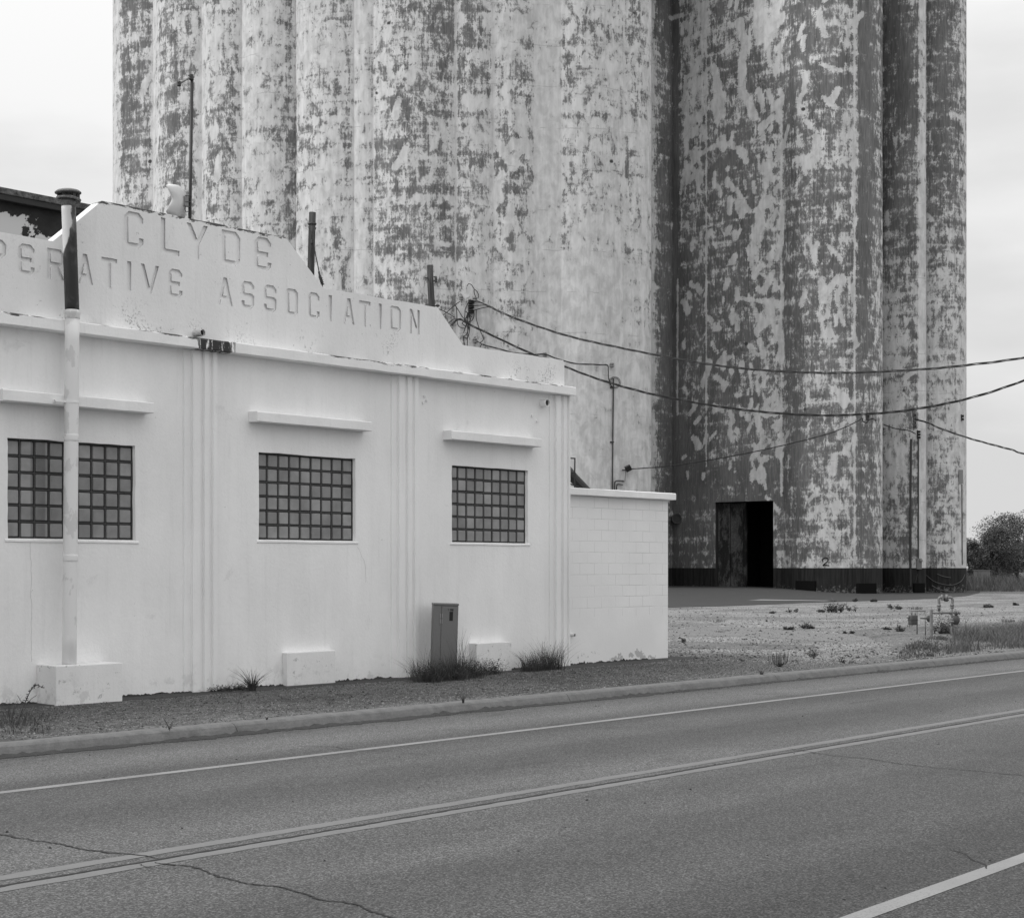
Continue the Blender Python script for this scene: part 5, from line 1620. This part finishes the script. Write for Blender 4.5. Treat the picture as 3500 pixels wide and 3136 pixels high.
def weed(px, py, wpx, hpx, kind, label, name='weed', group='weeds growing in the gravel', mat=None, dens=1.0, pt=None, seed=None, cat='weed', depth=1.0, w=None):
    p = onZ(px, py, 0.0) if pt is None else pt
    D = p.x * FW.x + p.y * FW.y
    S = D / FP
    R_ = wpx / 2 * S; h = hpx * S
    rg = random.Random(seed if seed is not None else int(px * 7 + py))
    V = []; Fc = []
    if kind == 'grass': blades(V, Fc, p.x, p.y, 0, R_ * .75, h, int(90 * dens), w or max(.003, D * .00012), .5, rg)
    elif kind == 'tuft': blades(V, Fc, p.x, p.y, 0, R_ * .25, h, int(60 * dens), w or max(.005, D * .00018), .9, rg, 4)
    elif kind == 'bush':
        for _c in range(max(2, int(wpx / 7))):
            ox = rg.uniform(-1, 1) * R_ * .8; oy = rg.gauss(0, R_ * .4); hk = 1.35 * h * rg.uniform(.35, 1.0) * (1 - .5 * abs(ox) / R_)
            sprigs(V, Fc, p.x + RT.x * ox + FW.x * oy, p.y + RT.y * ox + FW.y * oy, 0, R_ * .2, hk, rg.randint(6, 12), max(.018, D * .0010), rg, 18)
    elif kind == 'stalk': sprigs(V, Fc, p.x, p.y, 0, R_ * .2, h, int(5 * dens), max(.02, D * .0010), rg, 24)
    elif kind == 'comb':
        for i in range(int(34 * dens)):
            a = rg.uniform(0, 2 * math.pi); r = rg.random() ** .6 * R_
            f0 = Vector((p.x, p.y, 0)); e0 = Vector((p.x + math.cos(a) * r, p.y + math.sin(a) * r, h * .28 * rg.uniform(.5, 1.2)))
            e1 = e0 + Vector((math.cos(a) * r * .2, math.sin(a) * r * .2, h * rg.uniform(.4, .8)))
            P = smooth_pts([f0, f0.lerp(e0, .6) + Vector((0, 0, h * .05)), e0, e1], 3)
            for s in range(len(P)):
                sd_ = Vector((RT.x, RT.y, 0)) * (.010 * (1.2 - s / len(P)) * D / 30) + Vector((FW.x, FW.y, 0)) * rg.uniform(-.004, .004)
                V.append(tuple(P[s] - sd_)); V.append(tuple(P[s] + sd_))
                if s: b = len(V) - 4; Fc.append([b, b + 1, b + 3, b + 2])
    o_ = pyobj(name, V, Fc, mat or M_weed)
    tag(o_, label, cat, group)
    return o_
# weeds along the wall
def wpt(px, Y): p = onY(px, HZ, Y); return Vector((p.x, p.y, 0))
GW = 'weeds at the foot of the white wall'
for i in range(1):
    rgx = random.Random(21); V = []; Fc = []
    for k_ in range(16):
        px = 1440 + k_ * 12 + rgx.uniform(-6, 6); c_ = wpt(px, 17.08 + rgx.uniform(-.22, .2))
        blades(V, Fc, c_.x, c_.y, 0, .22, rgx.uniform(.30, .56), 95, .0036, 1.0, rgx, 4)
        sprigs(V, Fc, c_.x, c_.y, 0, .2, .34, 12, .022, rgx, 18)
    for px in (1458, 1465, 1530, 1545, 1560, 1568, 1575, 1583, 1590):
        c_ = wpt(px, 17.0); blades(V, Fc, c_.x, c_.y, 0, .08, .80 if px > 1550 else .66, 9, .003, .4, rgx, 4); blades(V, Fc, c_.x, c_.y, 0, .05, .86 if px > 1550 else .72, 2, .006, .3, rgx, 4)
    o = pyobj('weed_clump', V, Fc, M_weed); tag(o, 'large tangled clump of dark weeds and grass around the grey cabinet', 'weeds', GW)
V = []; Fc = []; rgx = random.Random(4)
for k_ in range(13):
    c_ = wpt(1635 + k_ * 6 + rgx.uniform(-4, 4), 17.35 + rgx.uniform(-.1, .1)); sprigs(V, Fc, c_.x, c_.y, 0, .2, .30, 9, .020, rgx, 16)
o = pyobj('weed_clump', V, Fc, M_weed); tag(o, 'low bushy dark weeds in front of the right-hand concrete block', 'weeds', GW)
V = []; Fc = []
c_ = wpt(1632, 17.55); 
for k_ in range(5): sprigs(V, Fc, c_.x + rgx.uniform(-.03, .03), c_.y, 0, .03, .75, 1, .035, rgx, 40)
V2 = []; F2 = []
for k_ in range(9):
    c_ = wpt(1800 + k_ * 13 + rgx.uniform(-4, 4), 17.45 + rgx.uniform(-.1, .15))
    blades(V2, F2, c_.x, c_.y, 0, .16, .40 + .25 * math.exp(-((k_ - 6) / 1.6) ** 2), 70, .0038, .75, rgx, 4); sprigs(V2, F2, c_.x, c_.y, 0, .14, .32 + .3 * math.exp(-((k_ - 6) / 1.5) ** 2), 8, .018, rgx, 16)
o = pyobj('weed_clump', V2, F2, M_weed); tag(o, 'spiky weeds at the building corner beside the block annex', 'weeds', GW)
weed(865, 0, 90, 96, 'tuft', 'single tuft of long drooping grass blades below the first pilaster and second window', 'grass_tuft', GW, pt=wpt(862, 17.45), dens=1.0, w=.009)
V2 = []; F2 = []
for k_ in range(14):
    c_ = wpt(722 + k_ * 11 + rgx.uniform(-4, 4), 17.62 + rgx.uniform(-.08, .1)); sprigs(V2, F2, c_.x, c_.y, 0, .1, .12 + .05 * rgx.random(), 9, .016, rgx, 14)
o = pyobj('weed_clump', V2, F2, M_weed); tag(o, 'low creeping dark weeds right of the first pilaster', 'weeds', GW)
V2 = []; F2 = []
for k_ in range(11):
    c_ = onZ(-20 + k_ * 18 + rgx.uniform(-8, 8), 2475 + rgx.uniform(-30, 35))
    blades(V2, F2, c_.x, c_.y, 0, .26, .34 - .018 * k_, 34 - 2 * k_, .0034, 1.0, rgx, 4); sprigs(V2, F2, c_.x, c_.y, 0, .2, .30 - .018 * k_, 6, .014, rgx, 14)
o = pyobj('weed_clump', V2, F2, M_weed); tag(o, 'dry brushy weeds at the left edge of the picture between wall and curb', 'weeds', GW)
# tall arching stem
V2 = []; F2 = []
b0 = onZ(55, 2490)
Dw = b0.x * FW.x + b0.y * FW.y
bm = bmesh.new()
P = smooth_pts([onD(55, 2490, Dw), onD(78, 2420, Dw), (onD(98, 2372, Dw)), onD(112, 2348, Dw), onD(124, 2340, Dw), onD(148, 2350, Dw)], 6)
tube(bm, P, [.007 - .005 * i / len(P) for i in range(len(P))], 6)
for i in range(70):
    q_ = P[random.randrange(8, len(P))]; ld = Vector((random.uniform(-1, 1), random.uniform(-1, 1), random.uniform(-.6, .8))).normalized() * random.uniform(.015, .04)
    bm.faces.new([bm.verts.new(q_), bm.verts.new(q_ + ld * .5 + Vector((0, 0, .006))), bm.verts.new(q_ + ld), bm.verts.new(q_ + ld * .5 - Vector((0, 0, .006)))])
tube(bm, smooth_pts([onD(70, 2450, Dw), onD(100, 2395, Dw), onD(125, 2375, Dw)], 4), .003, 5); tube(bm, smooth_pts([onD(80, 2410, Dw), onD(60, 2375, Dw)], 4), .003, 5)
o = obj('arching_weed', bm, M_weed); tag(o, 'tall dry arching weed stem in front of the large concrete block', 'weed', GW)
# weeds scattered on the lot
GL = 'weeds growing on the gravel lot'
lot = [(2665, 2278, 80, 52, 'comb', 'upright dark weed with comb-like stems close to the curb, left of the others there', 1),
       (2782, 2250, 56, 46, 'stalk', 'wiry open weed on the gravel near the curb, right of the comb-like weed', 3),
       (2887, 2268, 14, 34, 'stalk', 'narrow upright weed right behind the curb', 1.4), (2912, 2266, 34, 16, 'grass', 'low grey grass tuft beside the narrow upright weed at the curb', .8),
       (2855, 2092, 56, 44, 'bush', 'largest leafy weed on the far gravel in front of the round silo', 1.6), (2756, 2148, 62, 22, 'bush', 'wide flat dark weed in the middle of the gravel lot', 1.5),
       (2700, 2152, 40, 14, 'bush', 'low spreading weed left of the wide flat one', .7), (2640, 2096, 16, 16, 'bush', 'small dark weed on gravel right of the doorway', .7),
       (2700, 2094, 12, 18, 'stalk', 'thin small weed between the doorway and the largest leafy weed', 1), (2722, 2092, 18, 16, 'stalk', 'twin-stemmed small weed next to the thin one', 1.2),
       (2803, 2092, 26, 12, 'bush', 'low round weed just left of the largest leafy weed', .8), (2903, 2088, 16, 22, 'stalk', 'sparse weed just right of the largest leafy weed', 1.3), (2924, 2090, 8, 22, 'stalk', 'pencil-thin weed right of the sparse one', .8),
       (2921, 2056, 16, 14, 'bush', 'tiny weed at the apron edge below the black hatch', .6), (2990, 2056, 24, 12, 'bush', 'tiny dark weed row at the edge of the apron', .7), (3047, 2082, 20, 28, 'stalk', 'pointed weed left of the gas meter', 1.4), (3068, 2082, 26, 14, 'bush', 'dense little weed beside the pointed one', .9),
       (3130, 2082, 60, 14, 'grass', 'thin grass line behind the gas meter pipes', 1.0), (2990, 2264, 10, 6, 'grass', 'scrap of grass at the curb joint', .5),
       (3072, 2158, 44, 24, 'bush', 'dark round weed left of the small gas meter', 1.4), (2900, 2165, 40, 10, 'bush', 'flat weed in the bare dirt before the gas meter', .9), (3030, 2152, 26, 9, 'bush', 'small flat weed beside the dark round one', .6),
       (3225, 2165, 84, 78, 'bush', 'dark bushy weed growing inside the gas pipes', 2.6), (3445, 2125, 60, 18, 'grass', 'grey grass tuft on gravel at the right edge', 1.2), (3380, 2076, 40, 14, 'bush', 'ragged low weed at right beyond the gas pipes', .8),
       (3470, 2068, 26, 10, 'bush', 'small weed at the far right of the gravel', .6), (2336, 2196, 36, 18, 'stalk', 'low wiry weed near the corner of the annex', 1.8), (2460, 2160, 50, 8, 'grass', 'faint pale grass patch on the dusty gravel', .9),
       (2460, 2125, 60, 18, 'grass', 'sparse light grass on gravel below the doorway', .5), (2620, 2124, 10, 14, 'grass', 'single pale grass tuft below the door edge', .4), (3230, 2055, 20, 18, 'bush', 'dark weed seen between the two goosenecks', 1.0),
       (3110, 2140, 30, 8, 'grass', 'dry grass wisp at the foot of the meter legs', .6), (2490, 2156, 40, 7, 'grass', 'second faint grass patch on the dust', .6)]
for L in lot:
    weed(L[0], L[1], L[2], L[3], L[4], L[5], 'weed', GL, dens=L[6], mat=M_weed_l if L[4] == 'grass' else M_weed_m)
GC = 'weeds in the curb joints'
weed(588, 2527, 22, 48, 'stalk', 'thin weed standing against the curb face at left', 'weed', GC, pt=onZ(580, 2532, ROADZ), dens=1)
weed(1583, 2428, 26, 60, 'tuft', 'wispy grass tuft at the curb foot in the middle of the picture', 'weed', GC, pt=onZ(1583, 2432, ROADZ), dens=.35)
weed(2605, 2325, 34, 30, 'tuft', 'fan of dry grass in the open curb joint right of centre', 'weed', GC, pt=onZ(2603, 2330, ROADZ), dens=.8, mat=M_weed_l)
weed(912, 2492, 16, 16, 'tuft', 'tiny grass sprout beside the left curb joint', 'weed', GC, pt=onZ(912, 2494, ROADZ), dens=.4)

# grass by the curb at right, one mass
def grass_patch(name, poly, n, h, w, mat, rg, lean=.6, dfun=None):
    xs = [p[0] for p in poly]; ys = [p[1] for p in poly]
    V = []; Fc = []
    def inside(x, y):
        c = False; j = len(poly) - 1
        for i in range(len(poly)):
            if (poly[i][1] > y) != (poly[j][1] > y) and x < (poly[j][0] - poly[i][0]) * (y - poly[i][1]) / (poly[j][1] - poly[i][1]) + poly[i][0]: c = not c
            j = i
        return c
    k_ = 0
    while k_ < n:
        x = rg.uniform(min(xs), max(xs)); y = rg.uniform(min(ys), max(ys))
        if not inside(x, y): continue
        m = mnoise.noise(Vector((x * .6, y * .6, 0)))
        if rg.random() > .55 + m * 1.1: continue
        hh = h * (1 + .5 * mnoise.noise(Vector((x * .35, y * .35, 5))) + .8 * mnoise.noise(Vector((x * 1.7, y * 1.7, 5))))
        blades(V, Fc, x, y, 0, .05, hh, 3, w, lean, rg, 3); k_ += 3
    o_ = pyobj(name, V, Fc, mat); tag(o_, kind='stuff'); return o_
rgg = random.Random(9)
gp = [tuple(onZ(a, b))[:2] for a, b in ((3240, 2236), (3500, 2214), (3900, 2190), (3900, 2120), (3500, 2140), (3420, 2150), (3330, 2165), (3250, 2170), (3270, 2200))]
grass_patch('curb_grass', gp, 14000, .36, .006, M_weed_l, rgg, .8)
gp = [tuple(onZ(a, b))[:2] for a, b in ((3060, 2255), (3240, 2240), (3270, 2200), (3220, 2176), (3150, 2185), (3100, 2212))]
grass_patch('sparse_grass', gp, 1500, .12, .008, M_weed, rgg, .9)
# field of tall grass behind the elevator
fp = []
for px, D in ((3255, 117), (3480, 112), (3900, 108), (3900, 235), (3600, 235), (3255, 235)):
    q_ = PX(px, D); fp.append((q_.x, q_.y))
def field():
    V = []; Fc = []; n = 0
    rgf = random.Random(2)
    A0 = 3255
    while n < 15000:
        px = rgf.uniform(3230, 3950); D = 112 + 60 * rgf.random() ** 1.6 + (3500 - px) * .01
        q_ = PX(px, D); m = mnoise.noise(Vector((q_.x * .12, q_.y * .12, 0)))
        h = (.6 if D < 118 else 1.25) * (1 + .6 * m)
        if D < 116 and rgf.random() < .6: continue
        blades(V, Fc, q_.x, q_.y, 0, .25, h, 3, .022, .45, rgf, 2); n += 3
    o_ = pyobj('field_grass', V, Fc, M_drygrass); tag(o_, kind='stuff')
    M_f = m_plain('field_soil', .12, .95, .3, .4)
    o_ = sheet('grass_field', [tuple(PX(3180, 118)) + (.006,), tuple(PX(4000, 112)) + (.006,), tuple(PX(4300, 900)) + (.006,), tuple(PX(3000, 900)) + (.006,)], .006, M_f); tag(o_, kind='structure')
field()

# trees beyond the field
def tree(px, D, h, rx, label, name='broadleaf_tree', mat=M_leaf, seed=1, n=26, low=.22, leaf=.19, per=760, group='trees beyond the grass field'):
    rg = random.Random(seed)
    b = PX(px, D); base = Vector((b.x, b.y, 0))
    ro = empty(name, base); tag(ro, label, 'tree', group)
    bm = bmesh.new()
    th = h * .32
    tube(bm, smooth_pts([base, base + Vector((.1, 0, th * .5)), base + Vector((0, .1, th))], 4), [h * .035 * (1 - .35 * i / 8) for i in range(9)], 9)
    cl = []
    for i in range(n):
        a = rg.uniform(0, 2 * math.pi); rr_ = math.sqrt(rg.random()); zz2 = rg.uniform(low, .93)
        env = math.sqrt(max(.05, 1 - ((zz2 - .5) / .52) ** 2))
        c_ = base + Vector((math.cos(a) * rx * rr_ * env, math.sin(a) * rx * rr_ * env, h * zz2))
        r_ = rx * rg.uniform(.26, .42)
        cl.append((c_, r_))
        if i % 2 == 0:
            s_ = base + Vector((0, 0, th * rg.uniform(.6, 1)))
            tube(bm, smooth_pts([s_, s_.lerp(c_, .5) + Vector((0, 0, .12 * h * rg.random())), c_], 4), [h * .013 * (1 - .85 * k_ / 8) for k_ in range(9)], 5)
    obj('trunk', bm, M_bark, ro, True)
    V = []; Fc = []
    for c_, r_ in cl:
        for _ in range(per):
            d = Vector((rg.gauss(0, 1), rg.gauss(0, 1), rg.gauss(0, 1))).normalized()
            q_ = c_ + Vector((d.x, d.y, d.z * .72)) * r_ * (rg.random() ** .38) * (1 + .3 * mnoise.noise(d * 2 + c_))
            if q_.z < h * low * .4: continue
            l = leaf * rg.uniform(.5, 1.3)
            a = Vector((rg.gauss(0, 1), rg.gauss(0, 1), rg.gauss(0, .6))).normalized() * l; b_ = a.cross(Vector((rg.gauss(0, 1), rg.gauss(0, 1), rg.gauss(0, 1)))).normalized() * l * .45
            j = len(V); V.extend([tuple(q_ - a * .5), tuple(q_ + b_ * .5), tuple(q_ + a * .5), tuple(q_ - b_ * .5)]); Fc.append([j, j + 1, j + 2, j + 3])
    pyobj('crown', V, Fc, mat, ro)
tree(3378, 150, 6.3, 3.0, 'left of two broad trees at the right edge, its crown lower and rounder', seed=3, n=30)
tree(3474, 158, 7.2, 4.4, 'right and larger of the two broad trees at the right edge', seed=8, n=46)
tree(3322, 147, 4.3, 1.9, 'small dark bushy tree touching the right edge of the elevator', 'shrub_tree', M_leaf2, 5, 22, .05, .16, 380)
tree(3560, 150, 4.2, 3.0, 'dark low tree in front of the larger broad tree at the far right', 'shrub_tree', M_leaf2, 15, 22, .05, .16, 380)
tree(3420, 175, 3.4, 3.6, 'low dark thicket tree behind the two broad trees', 'shrub_tree', M_leaf2, 25, 24, .05, .2, 380)
tree(3650, 165, 6.5, 3.6, 'broad tree further right beyond the picture edge', seed=18, n=30)
# pale tank half hidden in the field grass
b_ = PX(3350, 141)
bm = bmesh.new(); Mt_ = Matrix.Translation((b_.x, b_.y, 0)) @ Matrix.Rotation(cam.rotation_euler.z, 4, 'Z'); box(bm, -.45, .75, -.6, .6, 0, 1.5, .08, Mt_)
box(bm, -.5, .8, -.65, .65, 1.5, 1.56, .02, Mt_)
o = obj('field_shed', bm, M_slab2); tag(o, 'small pale shed half hidden in the field grass under the left tree', 'shed')

# ------------------------------------------------------------------ loose stones and litter
def stones(name, n, sampler, s0, s1, mat, seed=1, z=0.0):
    rg = random.Random(seed); V = []; Fc = []
    base = [(1, 0, 0), (-1, 0, 0), (0, 1, 0), (0, -1, 0), (0, 0, 1), (0, 0, -1)]
    fs = [(0, 2, 4), (2, 1, 4), (1, 3, 4), (3, 0, 4), (2, 0, 5), (1, 2, 5), (3, 1, 5), (0, 3, 5)]
    for _ in range(n):
        x, y = sampler(rg); s = rg.uniform(s0, s1) * (1.6 if rg.random() < .04 else 1); i0 = len(V); a = rg.uniform(0, 6.28)
        sx_, sy_, sz_ = s * rg.uniform(.7, 1.3), s * rg.uniform(.6, 1.1), s * rg.uniform(.35, .7)
        for b in base:
            bx = b[0] * sx_ + rg.uniform(-.2, .2) * s; by = b[1] * sy_ + rg.uniform(-.2, .2) * s
            V.append((x + bx * math.cos(a) - by * math.sin(a), y + bx * math.sin(a) + by * math.cos(a), z + b[2] * sz_ + sz_ * .3))
        for f_ in fs: Fc.append([i0 + k_ for k_ in f_])
    o_ = pyobj(name, V, Fc, mat); tag(o_, kind='stuff')
k = NM('stone_mix', .9, .2); nst = k.noise(k.coord(), 23, 2, .5)
M_stone = k.out(k.mr(nst, .35, .65, .01, .27, False))
k = NM('stone_mix_pale', .9, .2); nst = k.noise(k.coord(), 17, 2, .5)
M_stone_p = k.out(k.mr(nst, .35, .65, .05, .29, False))
def s_verge(rg):
    x = rg.uniform(6.5, 25); return x, CURB_Y + .1 + (W - .15 - CURB_Y - .1) * rg.random()
stones('verge_gravel', 30000, s_verge, .005, .013, M_stone, 3, .004)
def s_lot(rg):
    while True:
        px = rg.uniform(2200, 3600); py = 2068 + 200 * rg.random() ** .8
        p = onZ(px, py)
        if p.y > CURB_Y + .1 and not (p.x < ax1 + .1 and p.y > W - .1): return p.x, p.y
stones('lot_gravel', 22000, s_lot, .008, .024, M_stone_p, 4)
def s_gut(rg):
    x = rg.uniform(4, 40); return x, CURB_Y - .22 - abs(rg.gauss(0, .05))
def s_lot2(rg):
    while True:
        px = rg.uniform(2250, 3550); py = 2072 + 190 * rg.random()
        p = onZ(px, py)
        if p.y > CURB_Y + .1 and not (p.x < ax1 + .1 and p.y > W - .1): return p.x, p.y
stones('lot_litter', 1500, s_lot2, .012, .040, M_crack, 14)
stones('verge_litter', 900, s_verge, .006, .018, M_crack, 15, .004)
stones('gutter_litter', 2600, s_gut, .006, .020, m_plain('litter', .05, .95, .4, 30), 5, ROADZ)
def s_rd(rg):
    return rg.uniform(3, 30), rg.uniform(2, 13.6)
stones('road_grit', 160, s_rd, .006, .014, M_crack, 6, ROADZ)
# dark leaf mould strip in the gutter
v = []; f = []
for i in range(601):
    x = 2 + 42 * i / 600
    w_ = max(0.0, (.11 if x < 18 else .04) + .14 * mnoise.noise(Vector((x * 1.7, 0, 0))) + .08 * mnoise.noise(Vector((x * 9, 0, 0)))) + .006
    v += [(x, CURB_Y - .19, ROADZ + .012 + .5 * w_ * abs(mnoise.noise(Vector((x * 14, 2, 0))))), (x, CURB_Y - .195 - w_, ROADZ + .0045)]
    if i: f.append([2 * i - 2, 2 * i - 1, 2 * i + 1, 2 * i])
o = pyobj('gutter_mould', v, f, m_plain('leaf_mould', .035, .95, .5, 40, .6)); tag(o, kind='stuff')

v = []; f = []
for i in range(901):
    x = 8.2 + 14.6 * i / 900
    Yw = W - .004 if x < 20.4 else AY - .004
    w_ = max(0.004, .035 + .07 * mnoise.noise(Vector((x * 2.3, 7, 0))) + .05 * mnoise.noise(Vector((x * 11, 7, 0))))
    h_ = max(0.0, .012 + .03 * mnoise.noise(Vector((x * 6, 3, 0))) + .03 * mnoise.noise(Vector((x * 23, 3, 0))))
    v += [(x, Yw, .018 + h_), (x, Yw - w_, .0155)]
    if i and abs(x - 20.4) > .03: f.append([2 * i - 2, 2 * i - 1, 2 * i + 1, 2 * i])
o = pyobj('wall_foot_soil', v, f, bpy.data.materials['leaf_mould']); tag(o, kind='stuff')

def split_loose(o):
    bm = bmesh.new(); bm.from_mesh(o.data); bm.verts.ensure_lookup_table()
    seen = set(); isl = []
    for v0 in bm.verts:
        if v0.index in seen: continue
        st = [v0]; seen.add(v0.index); g_ = set()
        while st:
            a = st.pop(); g_.add(a.index)
            for e in a.link_edges:
                b = e.other_vert(a)
                if b.index not in seen: seen.add(b.index); st.append(b)
        isl.append(g_)
    bm.free()
    if len(isl) < 2: return
    src = o.data
    for n_, g_ in enumerate(isl):
        mp_ = {}; V = []; F = []
        for i in sorted(g_): mp_[i] = len(V); V.append(tuple(src.vertices[i].co))
        for p in src.polygons:
            if p.vertices[0] in g_: F.append([mp_[i] for i in p.vertices])
        me = bpy.data.meshes.new(o.name); me.from_pydata(V, [], F); me.update(); me.materials.append(src.materials[0])
        if n_ == 0: keep = me
        else:
            c_ = o.copy(); c_.data = me; COL.objects.link(c_)
    o.data = keep
for o in [x for x in list(bpy.data.objects) if x.name.split('.')[0] in ('clamp_bolt', 'clamp_bolts', 'pole_hardware')]:
    split_loose(o)
